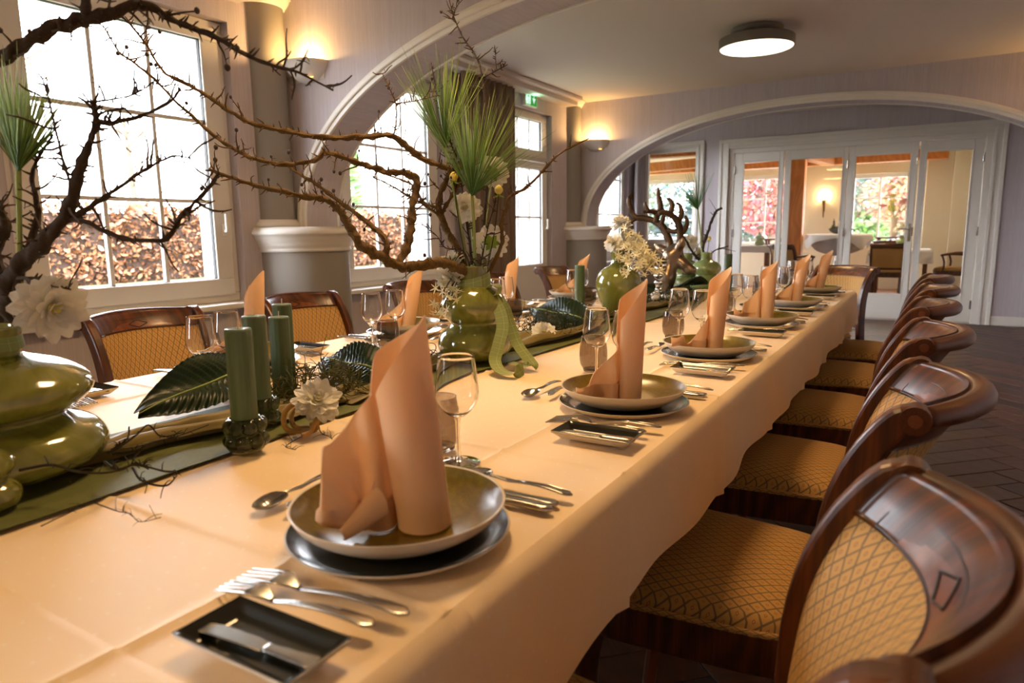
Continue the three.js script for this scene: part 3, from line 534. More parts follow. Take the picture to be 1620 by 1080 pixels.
// prototypes lie at the origin; a setting has its diner on +z, the diner's right hand on +x
function protoCoupe() {
  const t = thing('coupe_plate', '-', 'plate');
  part('glaze', discUV(lathe(splineProfile([[0, 0.006], [0.05, 0.0065], [0.085, 0.012], [0.108, 0.024], [0.1195, 0.037]], 28), 72)), MG.coupe, t);
  part('body', lathe(splineProfile([[0.1195, 0.037], [0.1215, 0.0378], [0.122, 0.0362], [0.112, 0.0225], [0.09, 0.0085], [0.07, 0.002], [0.055, 0.0]], 28).concat([[0, 0]]), 72), MG.stone, t);
  return t;
}
function protoCharger() {
  const t = thing('charger_plate', '-', 'plate');
  part('glaze', discUV(lathe(splineProfile([[0, 0.004], [0.09, 0.0042], [0.112, 0.0075], [0.1255, 0.0135]], 24), 72)), MG.charger, t);
  part('body', lathe([[0.1255, 0.0135], [0.1275, 0.0142], [0.128, 0.0128], [0.115, 0.0045], [0.095, 0.0], [0, 0.0]], 72), MG.stone, t);
  return t;
}
function protoDish() {
  const t = thing('butter_dish', '-', 'plate'), L = 0.137, W = 0.068;
  const f = (u, v, lift) => { const x = (u - 0.5) * W, z = (v - 0.5) * L, e = Math.max(Math.abs(u - 0.5) * 2, 1 - (1 - Math.abs(v - 0.5) * 2) * L / W), k = sstep(0.62, 1, e); return V(x * lerp(0.94, 1, k), lift + 0.012 * k, z * lerp(0.97, 1, k)); };
  part('glaze', shell((u, v) => f(u, v, 0.0042), 26, 30, 0.0012), MG.dish, t);
  part('body', shell((u, v) => f(u, v, 0.0022), 26, 30, 0.003), MG.stone, t);
  return t;
}
const soft = (g) => { g = g.clone(); for (const n of ['normal', 'uv']) g.deleteAttribute(n); return mergeVertices(g, 1e-5); };
const bend = (g, fn) => { g = soft(g); const p = g.attributes.position; for (let i = 0; i < p.count; i++) p.setY(i, p.getY(i) + fn(p.getZ(i))); g.computeVertexNormals(); return g; };
// cutlery: handle end at +z, working end at -z
const mirrored = (half) => { const s = new THREE.Shape(); half.forEach(([x, z], i) => i ? s.lineTo(x, z) : s.moveTo(x, z)); [...half].reverse().forEach(([x, z]) => s.lineTo(-x, z)); return s; };
function handleShape(L, neck) { const pts = []; for (let k = 0; k <= 20; k++) { const u = k / 20, w = lerp(neck, 0.0085, u ** 1.6) * (u > 0.9 ? Math.sqrt(1 - ((u - 0.9) / 0.1) ** 2 * 0.96) : 1); pts.push([w, u * L]); } return pts; }
const lay = (shape, d) => extr(shape, d, d * 0.4, 2, 8).rotateX(PI / 2).translate(0, d, 0);   // shape y becomes +z
const cutBend = (L) => (z) => { const u = z / L; return z > 0 ? 0.009 * Math.sin(clamp(u) * PI * 0.75) + 0.0015 : 0.004 + 0.006 * clamp(-z / 0.02) - 0.008 * sstep(0.02, 0.06, -z); };
function protoFork(name, len) {
  const t = thing(name, '-', 'fork'), L = len * 0.66, k = len / 0.19;
  const head = []; head.push([0.0028 * k, 0], [0.006 * k, -0.006 * k], [0.0112 * k, -0.016 * k], [0.0122 * k, -0.026 * k]);
  const s = new THREE.Shape(); s.moveTo(...head[0]); head.slice(1).forEach((p) => s.lineTo(...p));
  const xs = [0.0112, 0.0091, 0.0044, 0.0023, -0.0023, -0.0044, -0.0091, -0.0112].map((x) => x * k);
  for (let i = 0; i < 4; i++) { s.lineTo(xs[2 * i] - (i === 0 ? 0.001 : 0.0006), -0.072 * k); s.lineTo(xs[2 * i + 1] + (i === 3 ? 0.001 : 0.0006), -0.072 * k); if (i < 3) { s.lineTo(xs[2 * i + 1], -0.028 * k); s.lineTo(xs[2 * i + 2], -0.028 * k); } }
  s.lineTo(-head[3][0], head[3][1]); [...head].reverse().slice(1).forEach(([x, z]) => s.lineTo(-x, z));
  part('head', bend(lay(s, 0.0022), cutBend(L)), MAT.steel, t);
  part('handle', bend(lay(mirrored(handleShape(L, 0.0028)), 0.003), cutBend(L)), MAT.steel, t);
  return t;
}
function protoSpoon(name, len) {
  const t = thing(name, '-', 'spoon'), L = len * 0.68, bl = len * 0.32, bw = len * 0.115;
  part('bowl', shell((u, v) => { const a = u * 2 * PI, r = v, tip = Math.sin(a); const x = Math.cos(a) * bw * r * (1 - 0.12 * tip), z = -bl / 2 + tip * -bl / 2 * r; return V(x, 0.011 - 0.0095 * (1 - r ** 2) - 0.004 * sstep(0, bl, -z), z); }, 32, 8, 0.0012), MAT.steel, t);
  part('handle', bend(lay(mirrored(handleShape(L, 0.0026)), 0.003), (z) => 0.009 * Math.sin(clamp(z / L) * PI * 0.8) + 0.0075 * (1 - clamp(z / L * 4)) + 0.001), MAT.steel, t);
  return t;
}
function protoKnife(name, len, thick) {
  const t = thing(name, '-', 'knife'), L = len * 0.43, B = len * 0.57, s = new THREE.Shape();
  s.moveTo(-0.006, 0); s.lineTo(0.006, 0); s.lineTo(0.0085, -0.012); s.lineTo(0.0095, -B * 0.6); s.quadraticCurveTo(0.0095, -B * 0.95, -0.002, -B); s.lineTo(-0.0065, -B * 0.9); s.lineTo(-0.006, 0);
  part('blade', bend(lay(s, 0.0018), () => 0.003), MAT.steel, t);
  const hp = []; for (let k = 0; k <= 12; k++) { const u = k / 12; hp.push([lerp(0.0055, 0.0088, u) * (u > 0.85 ? Math.sqrt(1 - ((u - 0.85) / 0.15) ** 2 * 0.9) : 1), u * L]); }
  part('handle', bend(extr(mirrored(hp), thick, thick * 0.42, 3, 8).rotateX(PI / 2), () => thick), MAT.steel, t);
  return t;
}
function protoWine() {
  const t = thing('wine_glass', '-', 'glass');
  const bp = splineProfile([[0.0035, 0.071], [0.014, 0.0755], [0.027, 0.09], [0.0325, 0.107], [0.031, 0.13], [0.0265, 0.165]], 30);
  part('bowl', lathe([...bp, ...bp.map(([x, y]) => [Math.max(x - 0.0011, 0), y + (x < 0.02 ? 0.0012 : 0)]).reverse()], 48), MG.stem, t);
    part('stem', lathe(splineProfile([[0.0, 0.074], [0.006, 0.0735], [0.0042, 0.066], [0.0033, 0.045], [0.0034, 0.018], [0.0065, 0.008], [0.02, 0.0035], [0.032, 0.0014], [0.0325, 0.0006]], 36).concat([[0.03, 0.0], [0, 0.0]]), 40), MG.stem, t);
  return t;
}
function protoTumbler() {
  const t = thing('water_tumbler', '-', 'glass');
  part('wall', lathe(splineProfile([[0.025, 0.008], [0.032, 0.02], [0.0345, 0.04], [0.0325, 0.066], [0.029, 0.088]], 24), 48), MG.smoke, t);
  part('rim', new THREE.TorusGeometry(0.029, 0.0007, 8, 48).rotateX(PI / 2).translate(0, 0.088, 0), MG.smokeBase, t);
  part('base', lathe([[0, 0.001], [0.022, 0.001], [0.0248, 0.004], [0.0255, 0.0085], [0.0, 0.0075]], 40), MG.smokeBase, t);
  return t;
}
// napkin rolled to a pointed cone whose free end sweeps down over the plate: local +x points to the closed roll
const coupeH = (r) => r < 0.05 ? 0 : r < 0.085 ? 0.0055 * ((r - 0.05) / 0.035) ** 1.5 : r < 0.108 ? lerp(0.0055, 0.0175, (r - 0.085) / 0.023) : lerp(0.0175, 0.031, clamp((r - 0.108) / 0.0115));
function napkinGeo(p, off) {
  const R = p.r ?? 0.027, H = p.h ?? 0.215, pts = [], N1 = 52, N2 = 44, hm = p.hMid ?? 0.12;
  // plan of the sheet: in at the left, round the front, up to the tip at the right, round the back, then out again to the left in an S
  for (let k = 0; k <= N1; k++) {
    const f = k / N1, a = lerp(PI * 0.96, -PI * 1.02, f), r = R * lerp(0.84, 1.06, f);
    const h = f < 0.5 ? lerp(p.h0 ?? 0.15, H, sstep(0, 1, f / 0.5) ** 0.9) : f < 0.86 ? lerp(H, p.hBack ?? 0.155, ((f - 0.5) / 0.36) ** 1.1) : lerp(p.hBack ?? 0.155, hm, sstep(0, 1, (f - 0.86) / 0.14));
    pts.push([Math.cos(a) * r, Math.sin(a) * r, h, 0]);
  }
  let [x, z] = pts[N1], L = p.tail ?? 0.12; const a0 = PI / 2 + 0.1;
  for (let k = 1; k <= N2; k++) { const f = k / N2, a = lerp(a0, p.path(f), sstep(0, 0.22, f)); x += Math.cos(a) * L / N2; z += Math.sin(a) * L / N2; pts.push([x, z, p.top(f), f]); }
  const n = pts.length - 1, sheet = (cuff) => shell((u, v) => {
    const q = pts[Math.min(n, Math.round(u * n))], f = q[3], h = cuff ? Math.min(q[2], (p.cuff ?? 0.034)) * v : q[2] * v, wv = p.wave ?? 0.006;
    const tk = f ? 1 - (p.tuck ?? 0) * sstep(0.1, 0.7, f) * (1 - sstep(0, 0.8, v)) : 1, sh = f ? tk : lerp(1.0, 1.16, clamp(h / H)), fl = f ? wv * Math.sin(v * 3.2 + f * 7) * f : 0;
    const base = coupeH(Math.hypot(q[0] + off, q[1])), hh = Math.max(h, 0) + base * (1 - 0.6 * v * (f ? 0 : 1));
    const i = Math.min(n, Math.round(u * n)), a = pts[Math.max(i - 1, 0)], b = pts[Math.min(i + 1, n)], L2 = Math.hypot(b[0] - a[0], b[1] - a[1]) || 1, o = cuff ? 0.0022 + 0.0012 * v : 0;
    return V(q[0] * sh + (p.lean ?? 0) * h + (a[1] - b[1]) / L2 * -o, hh + 0.001, q[1] * sh + fl - (p.tilt ?? 0.05) * h + (b[0] - a[0]) / L2 * -o);
  }, n, cuff ? 5 : 18, 0.0016, 0.4, 0.25);
  const extra = p.curl ? [shell((u, v) => { const a = lerp(-0.9, 2.3, v), r = lerp(0.017, 0.006, u), x = lerp(-0.05, -0.083, u), z = lerp(0.012, 0.05, u); return V(x + Math.cos(a) * r * 0.8, 0.004 + coupeH(Math.hypot(x + off, z)) + Math.max(0, Math.sin(a)) * r * 1.5 + 0.02 * (1 - u), z + Math.cos(a) * r * 0.5); }, 16, 14, 0.0016, 0.08, 0.06), shell((u, v) => { const x = lerp(-0.045, -0.062, u), z = lerp(0.004, 0.026, u) + 0.004 * Math.sin(u * 5); return V(x, 0.003 + coupeH(Math.hypot(x + off, z)) + lerp(0.085, 0.03, u ** 0.7) * v, z - 0.006 * v); }, 14, 8, 0.0016, 0.08, 0.08)] : [];
  return merge([sheet(false), sheet(true), ...extra]);
}
const napkins = [
  { h: 0.238, r: 0.033, h0: 0.15, hMid: 0.15, hBack: 0.196, tail: 0.108, tuck: 0.34, curl: true, lean: -0.13, tilt: 0.1, path: (f) => 2.55 + 0.75 * Math.sin(f * 6.5) + 2.4 * sstep(0.66, 0.95, f), top: (f) => lerp(0.15, 0.1, sstep(0, 0.6, f)) - 0.075 * sstep(0.66, 0.86, f) + 0.002, wave: 0.013 },
  { h: 0.236, r: 0.0245, h0: 0.158, hMid: 0.115, hBack: 0.196, tail: 0.115, lean: 0.03, path: (f) => 2.7 + 0.7 * Math.sin(f * 7), top: (f) => lerp(0.115, 0.012, f ** 0.8) },
  { h: 0.228, r: 0.0245, h0: 0.15, hMid: 0.1, hBack: 0.19, tail: 0.16, lean: 0.09, path: (f) => 2.75 + 0.8 * Math.sin(f * 6.5 + 0.5), top: (f) => lerp(0.1, 0.026, sstep(0, 0.4, f)) + 0.006 * Math.sin(f * 12) * f },
  { h: 0.216, r: 0.024, h0: 0.15, hMid: 0.125, hBack: 0.18, tail: 0.125, lean: 0.03, path: (f) => 2.8 + 0.7 * Math.sin(f * 7), top: (f) => lerp(0.125, 0.07, sstep(0, 0.55, f)) - 0.042 * sstep(0.58, 0.75, f) },
  { h: 0.216, r: 0.023, h0: 0.14, hMid: 0.11, hBack: 0.18, tail: 0.12, lean: 0.16, path: (f) => 2.85 + 0.6 * Math.sin(f * 6), top: (f) => lerp(0.11, 0.01, f ** 0.9) },
  { h: 0.212, r: 0.022, h0: 0.13, hMid: 0.1, hBack: 0.175, tail: 0.11, lean: 0.22, path: (f) => 2.8 + 0.7 * Math.sin(f * 6), top: (f) => lerp(0.1, 0.02, f) },
];
const napGeos = napkins.map((p, i) => napkinGeo(p, i ? (i === 3 ? 0.016 : 0.012) : 0.03));

const protos = { coupe: protoCoupe(), charger: protoCharger(), dish: protoDish(), fork: protoFork('table_fork', 0.195), starter: protoFork('starter_fork', 0.18), dfork: protoFork('dessert_fork', 0.155), knife: protoKnife('table_knife', 0.21, 0.0085), sknife: protoKnife('starter_knife', 0.19, 0.0055), bknife: protoKnife('butter_knife', 0.135, 0.006), spoon: protoSpoon('soup_spoon', 0.19), dspoon: protoSpoon('dessert_spoon', 0.155), wine: protoWine(), wine2: null, tumbler: protoTumbler() };
const fresh = new Set(Object.values(protos).filter(Boolean));
function lay1(kind, label, group, f, lx, y, lz, turn = 0) {
  const src = protos[kind], o = fresh.has(src) ? (fresh.delete(src), src) : copyOf(src);
  tag(o, label, o.userData.category, group);
  o.position.copy(f.o).addScaledVector(f.rx, lx).addScaledVector(f.rz, lz); o.position.y = y; o.rotation.set(0, f.turn + turn, 0);
  return o;
}
const RZ = [-0.575, -1.25, -1.86, -2.54, -3.16, -3.86], LZ = [-0.55, -1.18, -1.81, -2.47, -3.12, -3.78];
const napNames = { r: ['large peach napkin cone in the foreground plate, its free end curling at the rim', 'peach napkin cone sweeping down to a point on the second right-hand plate', 'peach napkin cone with a low trailing end on the third right-hand plate', 'peach napkin cone with a stepped fold on the fourth right-hand plate', 'leaning peach napkin cone on the fifth right-hand plate', 'leaning peach napkin cone on the last right-hand plate, before the corner chair'], l: ['peach napkin cone on the nearest window-side plate, hidden by the big vase', 'peach napkin cone standing between the green candles and the near pier', 'peach napkin cone in front of the second window, seen through a wine glass', 'pale peach napkin cone before the garden door, right of the ribboned vase', 'peach napkin cone beside the single green candle, before the far pier', 'peach napkin cone on the last window-side plate, before the wooden post'] };
const setting = (s, i) => {
  const right = s === 'r', z = (right ? RZ : LZ)[i], f = { o: V(right ? -0.505 : -1.535, 0, z), turn: right ? PI / 2 : -PI / 2, rz: V(right ? 1 : -1, 0, 0), rx: V(0, 0, right ? -1 : 1) };
  const where = right ? `at the ${nth[i]} right-hand place setting` : `at the ${nth[i]} window-side place setting`;
  const gs = right ? 'right-hand place settings' : 'window-side place settings', j = () => rr(-0.05, 0.05), Y = T1;
  lay1('charger', `flat dark olive charger plate ${where}`, 'charger plates', f, 0, Y, 0, j());
  lay1('coupe', `deep olive-glazed coupe plate ${where}`, 'coupe plates', f, 0, Y + 0.0052, 0, j());
  const n = one('napkin', napGeos[right ? i : [3, 1, 4, 2, 5, 0][i]], MG.napkin, napNames[s][i], 'napkin', 'folded peach napkins');
  const nd = right ? [[0.03, 0.004], [0.012, 0], [0.012, 0], [0.016, 0], [0.012, 0], [0.012, 0]][i] : [0.012, 0];
  n.position.copy(f.o).add(V(nd[0] * 0.855, Y + 0.0125, -nd[0] * 0.518 + nd[1])); n.rotation.y = 0.545 + (i ? rr(-0.12, 0.12) : 0);
  lay1('dish', `small rectangular dark side dish ${where}`, 'side dishes', f, -0.235, Y, 0.05, j() * 0.4);
  lay1('bknife', `steel butter knife on the side dish ${where}`, 'butter knives', f, -0.238, Y + 0.006, 0.058, 0.1 + j());
  lay1('fork', `steel table fork left of the plates ${where}`, 'table forks', f, -0.15, Y, 0.0, 0.1 + j());
  lay1('starter', `steel starter fork beside the side dish ${where}`, 'starter forks', f, -0.178, Y, -0.005, 0.06 + j());
  lay1('knife', `thick-handled steel table knife ${where}`, 'table knives', f, 0.137, Y, 0.035, j());
  lay1('sknife', `slim steel starter knife ${where}`, 'starter knives', f, 0.161, Y, 0.04, j());
  lay1('spoon', `steel soup spoon, outermost right ${where}`, 'soup spoons', f, 0.192, Y, 0.0, -0.05 + j());
  lay1('dspoon', `steel dessert spoon laid above the plates ${where}`, 'dessert spoons', f, 0.005, Y, -0.2, PI / 2 + j());
  lay1('dfork', `steel dessert fork laid above the plates ${where}`, 'dessert forks', f, 0.075, Y, -0.163, -PI / 2 + 0.06 + j());
  const G = right ? [[0.235, -0.085, 0.165, -0.115, 0.27, -0.148], [0.215, -0.155, 0.2, -0.075, 0.275, -0.19], [0.19, -0.145, 0.175, -0.07, 0.26, -0.185], [0.25, -0.155, 0.2, -0.085, 0.3, -0.207], [0.22, -0.15, 0.2, -0.075, 0.28, -0.19], [0.2, -0.15, 0.19, -0.075, 0.27, -0.19]][i] : [[0.225, -0.12, 0.135, -0.12, 0.25, -0.19], [0.235, -0.14, 0.14, -0.105, 0.215, -0.21], [0.265, -0.1, 0.14, -0.085, 0.28, -0.175], [0.25, -0.12, 0.155, -0.1, 0.255, -0.195], [0.27, -0.13, 0.14, -0.115, 0.255, -0.205], [0.225, -0.12, 0.135, -0.12, 0.25, -0.19]][i];
  lay1('wine', `clear wine glass, outer of the pair ${where}`, 'wine glasses', f, G[0], Y, G[1]);
  lay1('wine', `clear wine glass, inner of the pair ${where}`, 'wine glasses', f, G[2], Y, G[3]);
  lay1('tumbler', `smoky grey water tumbler ${where}`, 'water tumblers', f, G[4], Y, G[5]);
};
for (let i = 0; i < 6; i++) setting('r', i);
for (let i = 0; i < 6; i++) setting('l', i);
// ---------------------------------------------------------------- the centre of the table: runner, vases, branches, flowers, candles
const MD = {
  vase: phys(0xffffff, 0.12, { clearcoat: 1, clearcoatRoughness: 0.04, map: dataTex(128, 128, (u, v) => { const t = tn(u, v, 2.5, 2.5, 3), q = tn(u, v, 9, 5, 8); return mix3([0.37, 0.385, 0.13], [0.55, 0.55, 0.25], clamp(0.75 * t + 0.35 * q - 0.1)); }, 2, 1) }),
  vasePale: phys(0xffffff, 0.12, { clearcoat: 1, clearcoatRoughness: 0.05, map: dataTex(128, 128, (u, v) => { const t = tn(u, v, 3, 3, 13), q = tn(u, v, 10, 8, 8); return mix3([0.42, 0.5, 0.28], [0.62, 0.66, 0.45], clamp(0.7 * t + 0.4 * q - 0.1)); }, 2, 1) }),
  runner: std(0xffffff, 0.7, { map: dataTex(128, 128, (u, v) => { const t = tn(u, v, 24, 24, 2), q = tn(u, v, 3, 3, 6); return mix3([0.31, 0.33, 0.13], [0.41, 0.43, 0.2], 0.6 * t + 0.4 * q); }, 6, 6) }),
  scarf: phys(0xffffff, 0.55, { sheen: 0.6, sheenColor: new THREE.Color(0.7, 0.65, 0.45), map: dataTex(128, 128, (u, v) => { const t = tn(u, v, 30, 4, 2); return mix3([0.4, 0.34, 0.13], [0.52, 0.45, 0.2], t); }, 8, 3) }),
  organza: phys(0xffffff, 0.85, { transmission: 0.35, thickness: 0, side: THREE.DoubleSide, map: canvasTex(64, 64, (c, w, h) => { c.fillStyle = '#9aa860'; c.fillRect(0, 0, w, h); c.fillStyle = '#c4cc94'; c.fillRect(0, 0, w, 3); c.fillRect(0, 0, 3, h); c.fillStyle = '#a4b06c'; c.fillRect(0, 30, w, 2); c.fillRect(30, 0, 2, h); }, 1 / 0.02, 1 / 0.02) }),
  bark: std(0xffffff, 0.9, { map: dataTex(128, 256, (u, v) => { const t = tn(u, v, 5, 16, 2), q = tn(u, v, 12, 30, 6); return mix3([0.2, 0.13, 0.06], [0.55, 0.43, 0.2], clamp(0.75 * t + 0.45 * q - 0.15)); }, 12, 5) }),
  barkDark: std(0xffffff, 0.9, { map: dataTex(128, 256, (u, v) => { const t = tn(u, v, 5, 16, 12), q = tn(u, v, 12, 30, 16); return mix3([0.12, 0.085, 0.06], [0.3, 0.22, 0.15], clamp(0.7 * t + 0.5 * q - 0.15)); }, 12, 5) }),
  twig: std(0x3d2c1c, 0.85), twigPale: std(0x5a4224, 0.85), berry: std(0x35201a, 0.5), moss: std(0x4c4a20, 0.95), mossDark: std(0x26301a, 0.95), tendril: std(0x2a241a, 0.9),
  blade: phys(0xffffff, 0.55, { vertexColors: true, side: THREE.DoubleSide }), stalk: std(0x8a9a52, 0.6),
  petal: phys(0xffffff, 0.6, { vertexColors: true, transmission: 0.16, thickness: 0, side: THREE.DoubleSide }), sepal: std(0x7f9a34, 0.6), bud: std(0xe2cf62, 0.6),
  star: phys(0xf2ecc4, 0.6, { transmission: 0.15, thickness: 0 }),
  leaf: phys(0xffffff, 0.4, { specularIntensity: 0.7, map: dataTex(128, 256, (u, v) => { const mid = Math.exp(-(((u - 0.5) / 0.025) ** 2)), vein = Math.max(0, Math.sin((v * 22 - Math.abs(u - 0.5) * 9) * 2 * PI)) ** 6 * 0.5; return mix3([0.03, 0.105, 0.03], [0.2, 0.34, 0.1], clamp(mid + vein * 0.5 + 0.2 * tn(u, v, 4, 4, 3))); }) }),
  candle: phys(0xffffff, 0.55, { clearcoat: 0.15, map: dataTex(64, 128, (u, v) => { const t = tn(u, v, 5, 1.5, 3); return mix3([0.26, 0.33, 0.21], [0.33, 0.41, 0.27], t); }) }),
  wick: std(0xe8e0cc, 0.9), bubble: phys(0xdfe2d2, 0.0, { transmission: 1, thickness: 0.05, ior: 1.45 }), cup: phys(0xb9bfa4, 0.0, { transmission: 1, thickness: 0, ior: 1.45 }),
  willow: std(0x9c7636, 0.6), silver: std(0xb8b4ac, 0.24, { metalness: 1 }), bronze: std(0x8c7a66, 0.3, { metalness: 0.9 }), antler: std(0xffffff, 0.42, { metalness: 0.6, map: dataTex(64, 64, (u, v) => mix3([0.22, 0.16, 0.11], [0.42, 0.33, 0.24], tn(u, v, 4, 4, 3))) }),
  pebble: std(0xd0ccc2, 0.6), slate: std(0x4a4a48, 0.6),
};
// runner lying along the table, edges a little wavy
const RX = (z) => [-1.195 + 0.012 * Math.sin(z * 3.1) + 0.006 * noise3.noise(z * 4, 1, 1), -0.925 + 0.02 * Math.sin(z * 2.2 + 1) + 0.008 * noise3.noise(z * 5, 5, 1)];
one('table_runner', shell((u, v) => { const z = lerp(0.1, -4.1, v), [a, b] = RX(z), x = lerp(a, b, u); return V(x, T1 + 0.0022 + 0.0012 * noise3.noise(x * 12, z * 9, 2), z); }, 10, 200, 0.0014, 0.28, 4.2), MD.runner, 'flat olive green runner laid along the middle of the table', 'table runner');
// crumpled scarf on top of the runner
function scarf(label, z0, z1, x0, wid, ph) {
  const nf = 2.2;
  return one('fabric_scarf', shell((u, v) => {
    const z = lerp(z0, z1, v), e = Math.sin(PI * clamp(v * 1.02)) ** 0.35, cx = x0 + 0.03 * Math.sin(v * 7 + ph) + 0.012 * noise3.noise(v * 9, ph, 1);
    const w = wid * (0.75 + 0.3 * Math.sin(v * 9 + ph)) * (0.6 + 0.4 * e), k = u * nf * 2 * PI + 1.2 * Math.sin(v * 6 + ph) + 1.4 * noise3.noise(u * 2, v * 8, ph);
    return V(cx + (u - 0.5) * w + 0.004 * Math.sin(k + v * 9), T1 + 0.006 + (0.013 + 0.013 * Math.sin(k)) * e * (0.75 + 0.4 * noise3.noise(u * 3, v * 14, 7)), z);
  }, 60, 140, 0.0016, 0.3, Math.abs(z1 - z0)), MD.scarf, label, 'scarf', 'crumpled khaki scarves');
}
scarf('crumpled khaki scarf between the big foreground vase and the candles', 0.05, -1.02, -1.06, 0.15, 0.4);
scarf('crumpled khaki scarf running under the ribboned vase', -0.98, -2.45, -1.05, 0.16, 2.2);
scarf('crumpled khaki scarf at the far end under the stag', -2.4, -4.05, -1.06, 0.15, 4.1);

// ---- vases
function vase(label, pos, prof, mat, name = 'vase', seg = 72) { const t = thing(name, label, 'vase', undefined, pos); part('body', lathe(prof, seg), mat, t); return t; }
const gourd = (k, h, neck = 0.039) => {   // two-bellied vase, open at the top
  const o = splineProfile([[0.045 * k, 0.0], [0.07 * k, 0.006 * h], [0.092 * k, 0.025 * h], [0.098 * k, 0.048 * h], [0.089 * k, 0.075 * h], [0.068 * k, 0.094 * h], [0.064 * k, 0.104 * h], [0.078 * k, 0.118 * h], [0.089 * k, 0.14 * h], [0.086 * k, 0.162 * h], [0.066 * k, 0.186 * h], [neck * k * 1.06, 0.203 * h], [neck * k, 0.216 * h], [neck * k * 1.02, 0.25 * h]], 110);
  return [[0, 0.0], ...o, [neck * k * 0.98, 0.252 * h], [neck * k * 0.9, 0.25 * h], [neck * k * 0.88, 0.215 * h], [neck * k * 0.9, 0.19 * h], [0, 0.18 * h]];
};
const P1 = onY(-6, 752, T1 + 0.004), P2 = V(-1.03, T1 + 0.004, -1.5);
vase('very large glossy olive two-bellied vase cut by the left edge, holding bare branches', P1.toArray(), gourd(1.5, 0.86, 0.034), MD.vase);
vase('glossy olive two-bellied vase with organza ribbon at the middle of the table', P2.toArray(), gourd(1, 1), MD.vase);
{   // ribbon of the foreground vase: a checked band round the neck
  const k = 1.5 * 0.034 + 0.001;
  const g = shell((u, v) => { const a = u * 2 * PI; return V(P1.x + Math.cos(a) * (k + 0.0015 - v * 0.0025), P1.y + lerp(0.186, 0.206, v) + 0.002 * Math.sin(a * 3), P1.z + Math.sin(a) * (k + 0.0015 - v * 0.0025)); }, 64, 4, 0.0008, 0.36, 0.036);
  one('ribbon', g, MD.organza, 'checked green organza ribbon round the neck of the large foreground vase', 'ribbon');
}
// ribbon of the second vase: band, a loop and two tails
{
  const t = thing('ribbon', 'sheer green checked ribbon tied at the second vase, two tails falling to the cloth', 'ribbon');
  const band = shell((u, v) => { const a = u * 2 * PI + 0.5, r = 0.0425 + 0.004 * (1 - v); return V(P2.x + Math.cos(a) * r, P2.y + lerp(0.197, 0.228, v) - 0.012 * Math.sin(a - 0.4) , P2.z + Math.sin(a) * r); }, 48, 5, 0.0008, 0.27, 0.03);
  part('band', band, MD.organza, t);
  const strip = (pts, w, tw) => { const c = new THREE.CatmullRomCurve3(pts, false, 'catmullrom', 0.5); return shell((u, v) => { const p = c.getPoint(u), T = c.getTangent(u), s = V(0.855, 0, -0.518).applyAxisAngle(V(0, 1, 0), tw(u)); s.addScaledVector(T, -s.dot(T)).normalize(); return p.addScaledVector(s, (v - 0.5) * w * (u < 0.06 ? 0.4 + 10 * u : 1)); }, 70, 6, 0.0008, 0.45, w); };
  part('tail', strip([at(772, 463, 1.79), at(788, 486, 1.76), at(795, 515, 1.74), at(788, 548, 1.72), at(783, 570, 1.7), at(792, 586, 1.66), at(812, 591, 1.645), at(828, 582, 1.66)], 0.031, (u) => -0.3 + 1.0 * u), MD.organza, t);
  part('tail', strip([at(772, 462, 1.79), at(796, 482, 1.78), at(806, 510, 1.775), at(818, 543, 1.76), at(836, 568, 1.73), at(842, 578, 1.715), at(826, 576, 1.73), at(808, 573, 1.75)], 0.03, (u) => 0.5 - 0.6 * u), MD.organza, t);
  part('loop', strip([at(768, 462, 1.79), at(778, 450, 1.775), at(790, 454, 1.77), at(786, 466, 1.775), at(772, 464, 1.785)], 0.02, () => 0.9), MD.organza, t);
  part('knot', new THREE.SphereGeometry(0.009, 12, 10).scale(1.2, 0.9, 0.9).translate(...at(771, 462, 1.785).toArray()), MD.organza, t);
}
const shoulder = [[0, 0], ...splineProfile([[0.048, 0], [0.056, 0.012], [0.075, 0.05], [0.09, 0.1], [0.091, 0.135], [0.08, 0.165], [0.058, 0.186], [0.036, 0.2], [0.029, 0.214], [0.029, 0.235], [0.034, 0.255]], 60), [0.032, 0.257], [0.027, 0.236], [0.026, 0.214], [0, 0.2]];
const P3 = V(-1.085, T1 + 0.004, -2.62);
vase('glossy olive shouldered vase holding white flower sprays, before the stag head', P3.toArray(), shoulder, MD.vase);
const small = (k) => gourd(k, k * 0.8, 0.034).map(([x, y]) => [x * 0.85, y]);
const P4 = V(-1.19, T1 + 0.004, -3.88), P5 = V(-1.06, T1 + 0.004, -3.8);
vase('small pale green vase with yellow-white flowers, left of its twin behind the stag', P4.toArray(), small(1.0), MD.vasePale);
vase('small pale green vase holding dark twigs and a papyrus plume behind the stag', P5.toArray(), small(1.05), MD.vasePale);
{ const p = onY(-22, 812, T1); vase('little green bud vase cut by the lower left frame edge', [p.x, T1 + 0.003, p.z], gourd(0.42, 0.4), MD.vase); }

